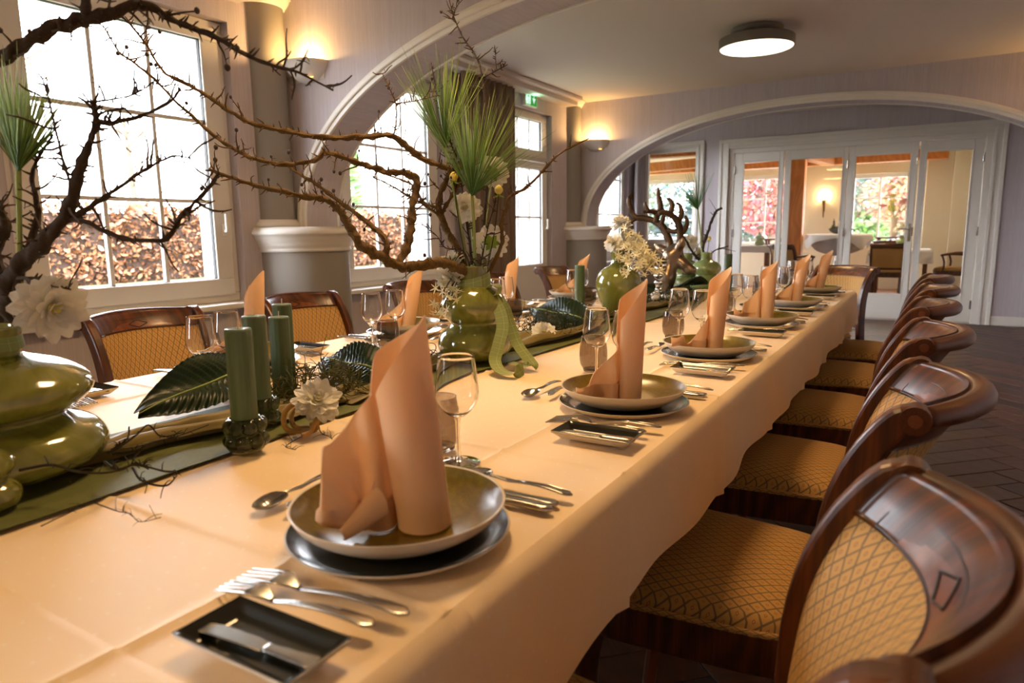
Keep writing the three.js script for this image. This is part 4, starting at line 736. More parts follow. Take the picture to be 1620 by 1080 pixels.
// ---- branches
function branch(name, label, group, stems, opt = {}) {
  const t = thing(name, label, 'branch', group), twigs = [], berries = [];
  const mat = opt.mat ?? MD.bark, dens = opt.dens ?? 1;
  stems.forEach((s, i) => {
    const pts = s.p.map(([x, y, d]) => at(x, y, d)), g = tube(pts, s.r, s.r[0] > 0.006 ? 9 : 6, pts.length * 16, 0.5, 0.75);
    part('stem', g, mat, t);
    const c = new THREE.CatmullRomCurve3(pts, false, 'catmullrom', 0.5), len = c.getLength(), n = Math.round(len * 135 * dens * (s.dens ?? 1));
    for (let k = 0; k < n; k++) {
      const u = rr(s.from ?? 0.06, 1), p = c.getPoint(u), T = c.getTangent(u), d = V(rr(-1, 1), rr(-0.7, 1.1), rr(-1, 1)); d.addScaledVector(T, -d.dot(T) + 0.25).normalize();
      const R = lerp(s.r[0], s.r[s.r.length - 1], u), long = rnd();
      if (long < 0.68) { const L = rr(0.006, 0.016); twigs.push(tube([p, p.clone().addScaledVector(d, L * 0.5 + R), p.clone().addScaledVector(d, L + R).add(V(rr(-0.002, 0.002), rr(-0.002, 0.002), 0))], [Math.min(0.0022, R), 0.0014, 0.0005], 4, 3)); } else {
        const L = rr(0.016, 0.06) * (opt.long ?? 1), q = [p]; let e = d.clone(); for (let m = 1; m <= 4; m++) { e.add(V(rr(-0.36, 0.36), rr(-0.3, 0.36), rr(-0.36, 0.36))).normalize(); q.push(q[m - 1].clone().addScaledVector(e, L / 4)); }
        twigs.push(tube(q, [Math.min(0.0022, R), 0.0016, 0.0009], 4, 8));
        for (let m = 1; m < 4; m++) if (rnd() < 0.6) { const f = V(rr(-1, 1), rr(-1, 1), rr(-1, 1)).normalize(); twigs.push(tube([q[m], q[m].clone().addScaledVector(f, rr(0.005, 0.012))], [0.001, 0.0004], 3, 2)); }
        if (rnd() < (opt.berry ?? 0.2)) berries.push(new THREE.IcosahedronGeometry(rr(0.0032, 0.0048), 1).scale(1, 1.25, 1).translate(...q[4].toArray()));
      }
    }
  });
  if (twigs.length) part('twigs', merge(twigs), opt.mat ? MD.twig : MD.twigPale, t).userData.kind = 'stuff';
  if (berries.length) part('berries', merge(berries), MD.berry, t).userData.kind = 'stuff';
  return t;
}
const BG = undefined;
branch('branch', 'thick low gnarled branch curving left out of the ribboned vase', BG, [
  { p: [[752, 452, 1.83], [745, 433, 1.8], [728, 425, 1.77], [697, 415, 1.72], [663, 419, 1.68], [635, 422, 1.66], [600, 404, 1.63], [573, 389, 1.61], [556, 363, 1.6], [533, 328, 1.59], [508, 314, 1.58], [480, 311, 1.57], [440, 301, 1.55], [400, 292, 1.54], [350, 275, 1.52], [330, 268, 1.52]], r: [0.0105, 0.0125, 0.013, 0.012, 0.0105, 0.008, 0.006, 0.0045, 0.0025], from: 0.12 },
  { p: [[609, 408, 1.635], [612, 386, 1.64], [600, 368, 1.66], [575, 347, 1.68], [540, 321, 1.7], [500, 291, 1.7], [478, 278, 1.7], [455, 262, 1.71]], r: [0.0085, 0.0065, 0.0045, 0.002] },
  { p: [[630, 421, 1.66], [640, 398, 1.68], [649, 366, 1.7], [651, 333, 1.71], [658, 304, 1.72], [656, 281, 1.72], [641, 274, 1.71], [612, 271, 1.69], [580, 262, 1.68], [547, 250, 1.66], [514, 242, 1.65], [497, 254, 1.64], [450, 260, 1.62], [400, 250, 1.6], [367, 233, 1.59], [333, 210, 1.58], [300, 180, 1.57], [277, 160, 1.56], [247, 128, 1.55], [213, 100, 1.54], [187, 80, 1.54], [163, 40, 1.53]], r: [0.011, 0.0105, 0.009, 0.007, 0.0055, 0.0045, 0.0035, 0.0025, 0.0014], from: 0.05 },
], { berry: 0.35 });
branch('branch', 'forked branch rising left from the ribboned vase with a long lichen-coloured arm across the window', BG, [
  { p: [[748, 452, 1.84], [736, 425, 1.84], [722, 392, 1.84], [704, 357, 1.84], [695, 333, 1.84], [696, 310, 1.83], [704, 288, 1.82], [712, 270, 1.8], [690, 260, 1.78], [660, 246, 1.76], [640, 229, 1.74], [617, 214, 1.72], [573, 217, 1.7], [527, 218, 1.68], [483, 213, 1.66], [433, 203, 1.64], [400, 196, 1.63], [360, 173, 1.62], [320, 147, 1.61], [290, 130, 1.6], [262, 116, 1.59], [247, 97, 1.58], [233, 73, 1.57], [217, 52, 1.56], [198, 26, 1.55]], r: [0.0075, 0.0085, 0.0075, 0.007, 0.0078, 0.0065, 0.0055, 0.004, 0.0025, 0.0013], from: 0.1 },
  { p: [[698, 338, 1.84], [716, 308, 1.82], [726, 284, 1.81], [720, 266, 1.8], [735, 266, 1.78], [746, 269, 1.77]], r: [0.006, 0.0055, 0.0055, 0.007] },
  { p: [[696, 330, 1.84], [672, 322, 1.84], [662, 306, 1.85], [648, 290, 1.86], [600, 272, 1.88], [560, 255, 1.9]], r: [0.004, 0.003, 0.0016] },
  { p: [[694, 340, 1.84], [668, 322, 1.8], [640, 306, 1.78], [612, 290, 1.76], [590, 280, 1.75]], r: [0.0035, 0.0028, 0.0015] },
  { p: [[623, 215, 1.725], [627, 190, 1.73], [625, 161, 1.735], [613, 134, 1.74], [605, 116, 1.74]], r: [0.0028, 0.002, 0.001] },
  { p: [[626, 164, 1.735], [655, 160, 1.72], [692, 151, 1.7]], r: [0.0018, 0.0008] },
], { berry: 0.2 });
branch('branch', 'smooth branch leaning right from the ribboned vase towards the far wall lamp', BG, [
  { p: [[760, 452, 1.82], [775, 430, 1.82], [789, 400, 1.81], [795, 378, 1.8], [793, 357, 1.8], [799, 335, 1.79], [806, 312, 1.78], [828, 299, 1.77], [846, 284, 1.76], [868, 260, 1.75], [890, 240, 1.74], [932, 219, 1.72]], r: [0.0058, 0.0055, 0.0048, 0.0038, 0.0018], from: 0.2, dens: 0.5 },
], { long: 0.6, berry: 0 });
branch('branch', 'thin upright branch rising behind the papyrus plumes', BG, [
  { p: [[752, 452, 1.86], [742, 380, 1.87], [733, 310, 1.87], [722, 253, 1.86], [710, 217, 1.86], [703, 187, 1.86], [693, 153, 1.86], [682, 99, 1.86]], r: [0.0035, 0.0028, 0.0022, 0.001] },
], { mat: MD.barkDark, berry: 0 });
branch('branch', 'tallest thin branch reaching up past the arch moulding', BG, [
  { p: [[758, 452, 1.87], [764, 380, 1.88], [770, 290, 1.88], [768, 200, 1.88], [763, 121, 1.88], [750, 84, 1.88], [733, 60, 1.88], [717, 24, 1.88], [709, -12, 1.88]], r: [0.0038, 0.0032, 0.0024, 0.0011], dens: 0.5 },
  { p: [[762, 124, 1.88], [786, 111, 1.87], [803, 102, 1.86]], r: [0.0022, 0.0012] },
  { p: [[716, 30, 1.88], [722, 12, 1.88], [736, -6, 1.88]], r: [0.0016, 0.0008] },
  { p: [[786, 111, 1.87], [784, 92, 1.87], [785, 76, 1.87]], r: [0.0012, 0.0006] },
], { mat: MD.barkDark, berry: 0.1 });
branch('branch', 'thin dark branch bending right between the flowers of the ribboned vase', BG, [
  { p: [[756, 452, 1.8], [762, 410, 1.8], [772, 360, 1.8], [782, 325, 1.8], [786, 296, 1.8]], r: [0.002, 0.0015, 0.001] },
  { p: [[750, 452, 1.79], [735, 400, 1.77], [705, 392, 1.75], [690, 372, 1.74], [668, 355, 1.74]], r: [0.0022, 0.0015, 0.0008] },
], { mat: MD.barkDark, berry: 0 });
// foreground vase
branch('branch', 'heavy dark branch crossing the top left corner before the first window', BG, [
  { p: [[-70, 330, 1.02], [-95, 210, 1.0], [-60, 135, 0.98], [0, 93, 0.97], [47, 63, 0.97], [87, 43, 0.97], [133, 30, 0.97], [173, 24, 0.98], [213, 9, 0.98], [240, 12, 0.98], [267, 29, 0.99], [307, 45, 1.0], [350, 63, 1.0], [390, 87, 1.01], [433, 104, 1.01], [473, 115, 1.02], [527, 143, 1.02]], r: [0.007, 0.0085, 0.0088, 0.0085, 0.0075, 0.0045, 0.0034, 0.0025, 0.0012], from: 0.2 },
  { p: [[138, 30, 0.97], [136, 8, 0.96], [131, -30, 0.95]], r: [0.0065, 0.0058] },
  { p: [[-30, 420, 1.05], [-50, 370, 1.03], [-70, 330, 1.02]], r: [0.008, 0.007] },
  { p: [[10, 515, 1.08], [-8, 460, 1.06], [-30, 420, 1.05]], r: [0.009, 0.008] },
], { mat: MD.barkDark, berry: 0.05 });
branch('branch', 'crooked dark branch climbing from the foreground vase across the first window', BG, [
  { p: [[22, 520, 1.07], [14, 470, 1.05], [26, 425, 1.03], [70, 383, 1.01], [100, 345, 1.0], [117, 300, 0.99], [133, 249, 0.98], [147, 213, 0.98], [152, 193, 0.98], [149, 170, 0.98], [148, 160, 0.98]], r: [0.012, 0.0125, 0.011, 0.009, 0.0062, 0.0045, 0.003], from: 0.25 },
  { p: [[152, 194, 0.98], [187, 193, 0.98], [227, 181, 0.98], [267, 162, 0.98], [286, 140, 0.98]], r: [0.0034, 0.003, 0.0018] },
  { p: [[149, 161, 0.98], [200, 153, 0.98], [228, 140, 0.98], [246, 126, 0.98]], r: [0.0018, 0.001] },
  { p: [[96, 356, 1.0], [128, 338, 1.0], [160, 316, 1.0], [193, 293, 1.0], [233, 266, 1.0], [273, 247, 1.0], [302, 250, 1.0]], r: [0.005, 0.004, 0.0025, 0.0012] },
  { p: [[118, 300, 0.99], [104, 268, 0.98], [90, 214, 0.97], [78, 160, 0.96], [66, 120, 0.96]], r: [0.0028, 0.002, 0.0009] },
  { p: [[100, 345, 1.0], [140, 352, 0.99], [167, 367, 0.99], [207, 379, 0.99], [253, 380, 0.99], [272, 367, 0.99], [284, 346, 0.99], [302, 326, 0.99], [330, 297, 0.99], [347, 272, 0.99]], r: [0.003, 0.0034, 0.0036, 0.0038, 0.0022] },
], { mat: MD.barkDark, berry: 0.05 });
branch('branch', 'short dark branches bundled in the neck of the foreground vase', BG, [
  { p: [[5, 520, 1.09], [0, 450, 1.08], [-6, 400, 1.07], [8, 360, 1.06], [0, 330, 1.06], [-12, 300, 1.06]], r: [0.011, 0.01, 0.007, 0.003] },
  { p: [[34, 520, 1.05], [26, 460, 1.04], [42, 400, 1.03], [60, 340, 1.03], [52, 272, 1.02], [84, 212, 1.02]], r: [0.007, 0.006, 0.004, 0.0015] },
  { p: [[28, 440, 1.02], [60, 442, 1.0], [90, 452, 0.99], [112, 458, 0.99]], r: [0.0035, 0.0025, 0.001] },
], { mat: MD.barkDark, berry: 0 });
branch('branch', 'dark twigs standing in the small vase behind the stag', BG, [
  { p: [[1116, 418, 3.85], [1112, 395, 3.85], [1122, 360, 3.85], [1132, 336, 3.85], [1142, 329, 3.85]], r: [0.008, 0.007, 0.005] },
  { p: [[1112, 418, 3.84], [1095, 398, 3.82], [1080, 372, 3.8], [1062, 352, 3.78]], r: [0.008, 0.006, 0.003] },
  { p: [[1118, 418, 3.86], [1128, 398, 3.86], [1152, 389, 3.85]], r: [0.005, 0.003] },
], { mat: MD.barkDark, long: 1.6, berry: 0, dens: 0.5 });

// ---- papyrus-like plumes
function plume(label, basePt, foot, fans, bladeCol, n) {
  const t = thing('papyrus_plume', label, 'grass plume', 'papyrus plumes');
  const blades = [];
  for (let k = 0; k < n; k++) {
    const f = fans[Math.floor(rnd() * fans.length)], a = rr(f[0], f[1]), L = f[2] * rr(0.72, 1.08), dz = rr(-0.42, 0.42);
    const dir = AX.clone().multiplyScalar(Math.sin(a)).addScaledVector(AY, Math.cos(a)).addScaledVector(AZ, dz).normalize(), droop = f[3] ?? 0;
    const pts = [0, 0.3, 0.65, 1].map((u) => basePt.clone().addScaledVector(dir, L * u).addScaledVector(AY, 0.05 * L * u * (1 - u)).add(V(rr(-0.002, 0.002), -droop * u * u, rr(-0.002, 0.002))));
    const g = tube(pts, [0.0007, 0.0009, 0.0007, 0.0003], 3, 6), cs = [], tint = rr(0.45, 1.5), tip = rnd() < 0.3;
    for (let i = 0; i < g.attributes.position.count; i++) { const u = clamp(basePt.distanceTo(V(g.attributes.position.getX(i), g.attributes.position.getY(i), g.attributes.position.getZ(i))) / L); const c = mix3(bladeCol[0], tip && u > 0.85 ? [0.6, 0.55, 0.25] : bladeCol[1], u); cs.push(c[0] * tint, c[1] * tint, c[2] * tint); }
    g.setAttribute('color', new THREE.Float32BufferAttribute(cs, 3)); blades.push(g);
  }
  part('blades', merge(blades), MD.blade, t).userData.kind = 'stuff';
  part('stalk', tube([foot, foot.clone().lerp(basePt, 0.5).add(V(0.004, 0, 0.002)), basePt], [0.0045, 0.0038, 0.004], 7, 12), MD.stalk, t);
  return t;
}
const GREEN = [[0.035, 0.13, 0.02], [0.32, 0.48, 0.1]];
plume('large blurred green plume at the left edge in the foreground vase', at(29, 270, 1.0), at(34, 520, 1.06), [[-0.5, 0.25, 0.17], [-0.25, 0.5, 0.15], [0.2, 0.75, 0.13]], GREEN, 210);
plume('tall upright green plume in the ribboned vase, left of its twin', at(704, 234, 1.8), at(745, 448, 1.84), [[-0.5, 0.2, 0.26], [-0.12, 0.5, 0.24], [-0.7, -0.3, 0.21]], GREEN, 130);
plume('lower dense green plume in the ribboned vase, one side drooping right', at(747, 310, 1.76), at(752, 448, 1.82), [[-0.6, 0.1, 0.26], [-0.1, 0.5, 0.27], [-0.3, 0.35, 0.22], [0.45, 0.95, 0.26, 0.02]], GREEN, 180);
plume('small fan-like green plume above the pale green vase near the doors', at(1104, 332, 3.85), at(1112, 418, 3.85), [[-0.9, -0.2, 0.2], [-0.3, 0.45, 0.22]], [[0.03, 0.15, 0.03], [0.12, 0.3, 0.12]], 120);

// ---- flowers
const petalGeo = [0, 1, 2].map((v) => shell((u, w) => { const half = 0.235 * Math.sin(PI * clamp(0.08 + 0.86 * u)) ** 0.6 * (u > 0.9 ? 1 - 0.5 * ((u - 0.9) / 0.1) ** 2 : 1), x = (w - 0.5) * 2 * half; return V(x, [0.1, 0.22, -0.05][v] * u * u + 0.35 * x * x * (1 - 0.3 * u) + 0.02 * Math.sin(w * 9) * u, u); }, 8, 6, 0.012, 1, 1, (u) => mix3(mix3([0.42, 0.52, 0.1], [0.85, 0.84, 0.5], sstep(0.0, 0.28, u)), [0.93, 0.92, 0.85], sstep(0.2, 0.62, u))));
function dahlia(label, c, dir, r, o = {}) {
  const t = thing('dahlia', label, 'flower', 'white silk dahlias'), q = new THREE.Quaternion().setFromUnitVectors(V(0, 1, 0), dir.clone().normalize());
  t.position.copy(c); t.quaternion.copy(q);
  const layers = o.layers ?? [[15, 1.0, -0.38], [15, 0.98, -0.06], [14, 0.9, 0.24], [12, 0.78, 0.56], [10, 0.62, 0.9], [7, 0.45, 1.2]];
  layers.forEach(([n, L, el], j) => { for (let k = 0; k < n; k++) { const p = part('petal', petalGeo[(k + j) % 3], MD.petal, t), s = r * L * rr(0.88, 1.08); p.scale.set(s * 1.05, s, s); p.rotation.set(0, 0, 0); p.rotation.order = 'YXZ'; p.rotation.y = (k + 0.5 * (j % 2) + rr(-0.18, 0.18)) / n * 2 * PI; p.rotation.x = -el + rr(-0.12, 0.12); p.position.y = 0.03 * r * j; } });
  part('heart', new THREE.SphereGeometry(r * 0.2, 12, 8).translate(0, r * 0.22, 0), MD.bud, t);
  const se = []; for (let k = 0; k < 6; k++) se.push(shell((u, w) => V((w - 0.5) * r * 0.3 * Math.sin(PI * clamp(0.1 + 0.9 * u)), -r * 0.12 - 0.1 * r * u, u * r * 0.55), 5, 2, 0.0008).rotateY(k / 6 * 2 * PI)); 
  part('calyx', merge(se), MD.sepal, t);
  const sp = o.stemTo; if (sp) { const inv = q.clone().invert(), e = sp.clone().sub(c).applyQuaternion(inv); part('stem', tube([V(0, -r * 0.12, 0), V(e.x * 0.3, Math.min(-r * 0.5, e.y * 0.4), e.z * 0.3), e], [0.0022, 0.0022], 6, 12), MD.stalk, t); }
  return t;
}
const away = (a, b, c) => AX.clone().multiplyScalar(a).addScaledVector(AY, b).addScaledVector(AZ, c);
dahlia('big white dahlia hanging over the neck of the foreground vase', at(82, 486, 1.0), away(0.75, -0.2, 0.5), 0.05, { stemTo: at(45, 515, 1.06) });
dahlia('white dahlia lying on the runner beside the curled willow', at(502, 634, 1.21), away(0.35, 0.55, 0.7), 0.042);
dahlia('white dahlia high in the ribboned vase, half behind the green plume', at(780, 272, 1.84), away(0.1, 0.35, -0.5), 0.046, { stemTo: at(760, 448, 1.84) });
dahlia('white dahlia between two stalks in the middle of the ribboned vase', at(738, 328, 1.86), away(-0.1, -0.15, 0.9), 0.043, { stemTo: at(752, 448, 1.84) });
dahlia('white dahlia seen from behind with green calyx, right in the ribboned vase', at(778, 382, 1.84), away(0.1, 0.45, -0.85), 0.048, { stemTo: at(765, 448, 1.83) });
dahlia('white dahlia above the rim of the ribboned vase at left', at(716, 410, 1.84), away(-0.4, 0.7, 0.4), 0.034, { stemTo: at(745, 450, 1.84) });
dahlia('drooping white dahlia hanging at the left of the vase rim', at(710, 437, 1.79), away(-0.45, -0.55, 0.5), 0.04, { stemTo: at(742, 446, 1.82) });
dahlia('white dahlia lying among moss right of the ribboned vase', at(860, 527, 2.2), away(0.1, 0.5, 0.8), 0.042);
dahlia('topmost white dahlia in the shouldered vase', at(982, 353, 2.72), away(-0.1, 0.6, 0.3), 0.044, { stemTo: at(985, 412, 2.73) });
dahlia('white dahlia at the left of the shouldered vase', at(971, 384, 2.7), away(-0.6, 0.35, 0.5), 0.042, { stemTo: at(985, 412, 2.73) });
dahlia('white dahlia at the right of the shouldered vase', at(1006, 386, 2.68), away(0.35, 0.5, 0.5), 0.045, { stemTo: at(987, 412, 2.73) });
dahlia('white dahlia behind the stag in the first small pale vase', at(1090, 384, 3.95), away(-0.1, 0.5, 0.6), 0.055, { stemTo: at(1090, 425, 3.97) });
dahlia('white dahlia low on the rim of the first small pale vase', at(1106, 402, 3.9), away(0.5, 0.4, 0.5), 0.045, { stemTo: at(1092, 425, 3.95) });
function flowerBud(label, c, to) {
  const t = thing('flower_bud', label, 'flower bud', 'yellow dahlia buds');
  const g = []; for (let k = 0; k < 7; k++) g.push(shell((u, w) => { const a = (w - 0.5) * 1.3, r = 0.011 * Math.sin(PI * clamp(0.12 + 0.8 * u)); return V(Math.sin(a) * r, u * 0.023, Math.cos(a) * r); }, 6, 4, 0.001).rotateY(k / 7 * 2 * PI));
  part('petals', merge(g), MD.bud, t); t.position.copy(c);
  const se = []; for (let k = 0; k < 5; k++) se.push(shell((u, w) => V((w - 0.5) * 0.01 * Math.sin(PI * clamp(0.1 + 0.88 * u)), -0.001 - 0.008 * u, 0.003 + u * 0.013), 4, 2, 0.0007).rotateY(k / 5 * 2 * PI));
  part('calyx', merge(se), MD.sepal, t);
  const e = to.clone().sub(c); part('stem', tube([V(0, 0, 0), V(e.x * 0.3, e.y * 0.4 - 0.005, e.z * 0.3), e], [0.0016, 0.0016], 5, 8), MD.twig, t);
}
flowerBud('yellow dahlia bud at the left stalk of the ribboned vase', at(718, 286, 1.8), at(744, 448, 1.83));
flowerBud('yellow dahlia bud at the right of the ribboned vase', at(789, 307, 1.8), at(766, 448, 1.83));
flowerBud('yellow dahlia bud on the runner by the big leaf', at(594, 626, 1.44).setY(T1 + 0.018), at(566, 625, 1.46).setY(T1 + 0.012));
flowerBud('yellow-green bud beside the dark twigs in the far vase', at(1122, 380, 3.85), at(1114, 418, 3.86));
function starSpray(label, pts, foot, spread, n, size, droop) {
  const t = thing('star_flower_spray', label, 'flower', 'cream star-flower sprays'), g = [], st = [];
  pts.forEach((p, i) => {
    st.push(tube([foot, foot.clone().lerp(p, 0.5).add(V(0, 0.03, 0)), p], [0.0018, 0.0011], 5, 10));
    for (let k = 0; k < n; k++) {
      const c = p.clone().add(V(rr(-1, 1), rr(-1, 1), rr(-1, 1)).multiplyScalar(spread)), d = V(rr(-1, 1), rr(-0.6, 1), rr(-1, 1)).addScaledVector(AZ, 0.6).normalize(), q = new THREE.Quaternion().setFromUnitVectors(V(0, 1, 0), d);
      for (let m = 0; m < 6; m++) g.push(shell((u, w) => V((w - 0.5) * size * 0.23 * Math.sin(PI * clamp(0.15 + 0.83 * u)), size * 0.22 * u, u * size), 3, 2, 0.0007).rotateY(m / 6 * 2 * PI + rr(-0.1, 0.1)).applyQuaternion(q).translate(c.x, c.y, c.z));
      if (rnd() < 0.6) st.push(tube([p, c], [0.001, 0.0007], 4, 2));
    }
  });
  part('blossoms', merge(g), MD.star, t).userData.kind = 'stuff'; part('stems', merge(st), MD.twig, t);
}
starSpray('cream star-flower spray drooping at the left of the ribboned vase', [at(705, 455, 1.76), at(714, 468, 1.76), at(704, 478, 1.75), at(694, 490, 1.74)], at(742, 442, 1.82), 0.021, 6, 0.017);
starSpray('dense cream star-flower spray hanging right over the shouldered vase', [at(995, 372, 2.64), at(1000, 392, 2.62), at(1014, 396, 2.6), at(1020, 408, 2.6), at(1030, 400, 2.6), at(1008, 412, 2.6), at(996, 424, 2.6), at(1022, 424, 2.6), at(1034, 420, 2.6), at(988, 398, 2.62)], at(986, 412, 2.72), 0.03, 9, 0.022);
{ const p = onY(2, 738, T1 + 0.05); starSpray('cream star flower in the bud vase at the lower left edge', [p], onY(-20, 790, T1 + 0.05), 0.005, 2, 0.02); }

const petalBunch = merge([...Array(7).keys()].map((k) => shell((u, w) => V((w - 0.5) * 0.05 * Math.sin(PI * clamp(0.1 + 0.85 * u)), 0.02 * u, u * 0.055), 4, 3, 0.001).rotateY(k / 7 * 2 * PI)));
// ---- big glossy leaves, corrugated
function bigLeaf(label, a, b, wid, arch, roll, cup = 0.2) {
  const d = b.clone().sub(a), L = d.length(); d.normalize(); const sideV = V(0, 1, 0).cross(d).normalize(), up = d.clone().cross(sideV).multiplyScalar(-1); if (up.y < 0) up.multiplyScalar(-1);
  sideV.applyAxisAngle(d, roll); up.applyAxisAngle(d, roll);
  const t = thing('glossy_leaf', label, 'leaf', 'large dark glossy leaves');
  const surf = (u, v, o = 0) => { const h = wid * Math.sin(PI * clamp(0.04 + 0.94 * u ** 0.8)) ** 0.75, s = (v - 0.5) * 2, rib = 0.0036 * Math.sin((u * 20 - Math.abs(s) * 3) * 2 * PI) * Math.min(1, Math.abs(s) * 3) * Math.sin(PI * u); return a.clone().addScaledVector(d, u * L).addScaledVector(sideV, s * h).addScaledVector(up, arch * Math.sin(PI * u) + cup * Math.abs(s) * h + rib + o + 0.006 * Math.sin(s * 4 + u * 9)); };
  part('blade', shell((u, v) => surf(v, u), 22, 90, 0.0012), MD.leaf, t);
  part('midrib', tube([...Array(9).keys()].map((k) => surf(k / 8, 0.5, 0.001)), [0.003, 0.0012], 6, 24), MD.stalk, t);
}
bigLeaf('ribbed glossy leaf lying left behind the front candles, tip towards the big vase', V(-1.3, T1 + 0.045, -1.02), V(-1.17, T1 + 0.035, -0.66), 0.062, 0.02, -0.75, 0.15);
bigLeaf('broad dark glossy leaf standing between the candles and the ribboned vase', V(-1.02, T1 + 0.03, -1.14), V(-1.29, T1 + 0.03, -1.2), 0.062, 0.018, -0.55, 0.12);
bigLeaf('crinkled dark leaf standing right of the ribboned vase behind the moss', V(-1.0, T1 + 0.03, -2.16), V(-1.31, T1 + 0.04, -2.3), 0.068, 0.02, -0.65, 0.12);
bigLeaf('dark leaf under the stag, right of its base', V(-1.1, T1 + 0.03, -3.3), V(-1.0, T1 + 0.06, -3.62), 0.07, 0.02, -0.4);
bigLeaf('dark leaf under the stag, left of its base', V(-1.22, T1 + 0.03, -3.2), V(-1.3, T1 + 0.07, -3.45), 0.07, 0.02, 0.4);

// ---- moss tangles, tendrils and the curled willow
function tangle(name, label, cat, c, size, n, mat, loops, rad, group) {
  const g = [];
  for (let k = 0; k < n; k++) {
    let p = c.clone().add(V(rr(-1, 1) * size[0], rr(0.05, 1) * size[1], rr(-1, 1) * size[2])), d = V(rr(-1, 1), rr(-0.5, 0.5), rr(-1, 1)).normalize(); const pts = [p.clone()], ax = V(rr(-1, 1), rr(-1, 1), rr(-1, 1)).normalize(), turn = rr(0.4, 1.1) * (rnd() < 0.5 ? -1 : 1);
    for (let m = 0; m < loops; m++) { d.applyAxisAngle(ax, turn).add(V(rr(-0.25, 0.25), rr(-0.25, 0.25), rr(-0.25, 0.25))).normalize(); p = p.clone().addScaledVector(d, rr(0.008, 0.016)); p.y = Math.max(p.y, T1 + 0.005); pts.push(p); }
    g.push(tube(pts, [rad, rad * 0.9, rad * 0.5], 4, loops * 2));
  }
  const m = one(name, merge(g), mat, label, cat, group); m.userData.kind = 'stuff'; return m;
}
tangle('moss_tangle', 'brown-green curly moss round the back candles', 'moss', V(-1.08, T1, -0.99), [0.075, 0.045, 0.085], 230, MD.moss, 8, 0.0011);
tangle('moss_tangle', 'dark curly moss right of the ribboned vase, round the lying dahlia', 'moss', V(-1.1, T1, -2.06), [0.09, 0.05, 0.14], 260, MD.mossDark, 8, 0.0011);
tangle('moss_tangle', 'dark moss with pale pebbles under the stag', 'moss', V(-1.08, T1, -3.1), [0.1, 0.035, 0.17], 240, MD.mossDark, 7, 0.0014);
tangle('moss_tangle', 'thin dark twigs at the left side of the ribboned vase', 'moss', V(-1.15, T1, -1.38), [0.05, 0.035, 0.09], 26, MD.tendril, 9, 0.0012);
const lyingTwig = (label, pts, r) => { const t = thing('twig', label, 'twig'), g = []; stemsOf(pts, r, g); part('stem', merge(g), MD.tendril, t); };
function stemsOf(lines, r, g) { for (const l of lines) { const c = l.map(([x, y, h]) => onY(x, y, T1 + h)); g.push(tube(c, [r, r * 0.8, r * 0.5], 5, c.length * 5, 0.5, 0.3)); const cv = new THREE.CatmullRomCurve3(c); for (let k = 0; k < c.length * 2; k++) { const p = cv.getPoint(rr(0.1, 1)), d = V(rr(-1, 1), rr(-0.2, 0.8), rr(-1, 1)).normalize(), L = rr(0.008, 0.026), q = p.clone().addScaledVector(d, L); q.y = Math.max(q.y, T1 + 0.004); g.push(tube([p, p.clone().lerp(q, 0.5).add(V(rr(-0.003, 0.003), 0.003, 0)), q], [r * 0.5, r * 0.25], 4, 4)); } } }
lyingTwig('dark curly twig lying before the leaf, left of the front candle', [[[170, 716, 0.03], [190, 706, 0.034], [215, 688, 0.04], [235, 672, 0.045], [255, 690, 0.03], [290, 684, 0.034]], [[178, 718, 0.022], [215, 712, 0.03], [240, 700, 0.034], [280, 690, 0.03], [330, 672, 0.03]], [[176, 712, 0.025], [200, 695, 0.035], [205, 680, 0.045]]], 0.0018);
lyingTwig('dark crooked twig lying on the scarf before the foreground vase', [[[30, 744, 0.05], [80, 735, 0.05], [120, 745, 0.045], [160, 748, 0.04], [195, 742, 0.036], [215, 732, 0.036], [235, 742, 0.03]], [[165, 730, 0.04], [185, 742, 0.038], [215, 735, 0.036], [260, 745, 0.03], [285, 748, 0.026]], [[210, 740, 0.03], [225, 760, 0.022], [262, 768, 0.016], [280, 752, 0.02]]], 0.0019);
lyingTwig('thin tendril on the cloth edge below the foreground twigs', [[[150, 795, 0.006], [185, 808, 0.006], [205, 812, 0.008], [222, 825, 0.006], [255, 818, 0.005]], [[65, 832, 0.006], [100, 815, 0.006], [140, 798, 0.008]]], 0.0009);
lyingTwig('thin forked tendril over the runner edge below the dahlia', [[[478, 690, 0.012], [465, 697, 0.008], [452, 706, 0.004], [462, 710, 0.003], [468, 711, 0.003]], [[504, 672, 0.012], [508, 684, 0.006], [520, 690, 0.004], [526, 695, 0.003]]], 0.001);
{
  const c = at(480, 660, 1.21), pts = []; for (let k = 0; k <= 26; k++) { const a = k / 26 * 2.1 * 2 * PI - 1.2, r = 0.018 + 0.0006 * k; pts.push(c.clone().addScaledVector(AX, Math.cos(a) * r).addScaledVector(AY, Math.sin(a) * r * 0.95 ).addScaledVector(AZ, 0.0016 * k - 0.02)); }
  pts.push(at(500, 665, 1.19), at(490, 680, 1.17).setY(T1 + 0.011), at(478, 689, 1.16).setY(T1 + 0.009)); pts.forEach((p) => { p.y = Math.max(p.y, T1 + 0.008); });
  one('willow_curl', tube(pts, [0.0035, 0.0045, 0.005, 0.0045], 8, 140), MD.willow, 'coiled piece of ochre willow lying before the white dahlia on the runner', 'willow curl');
}
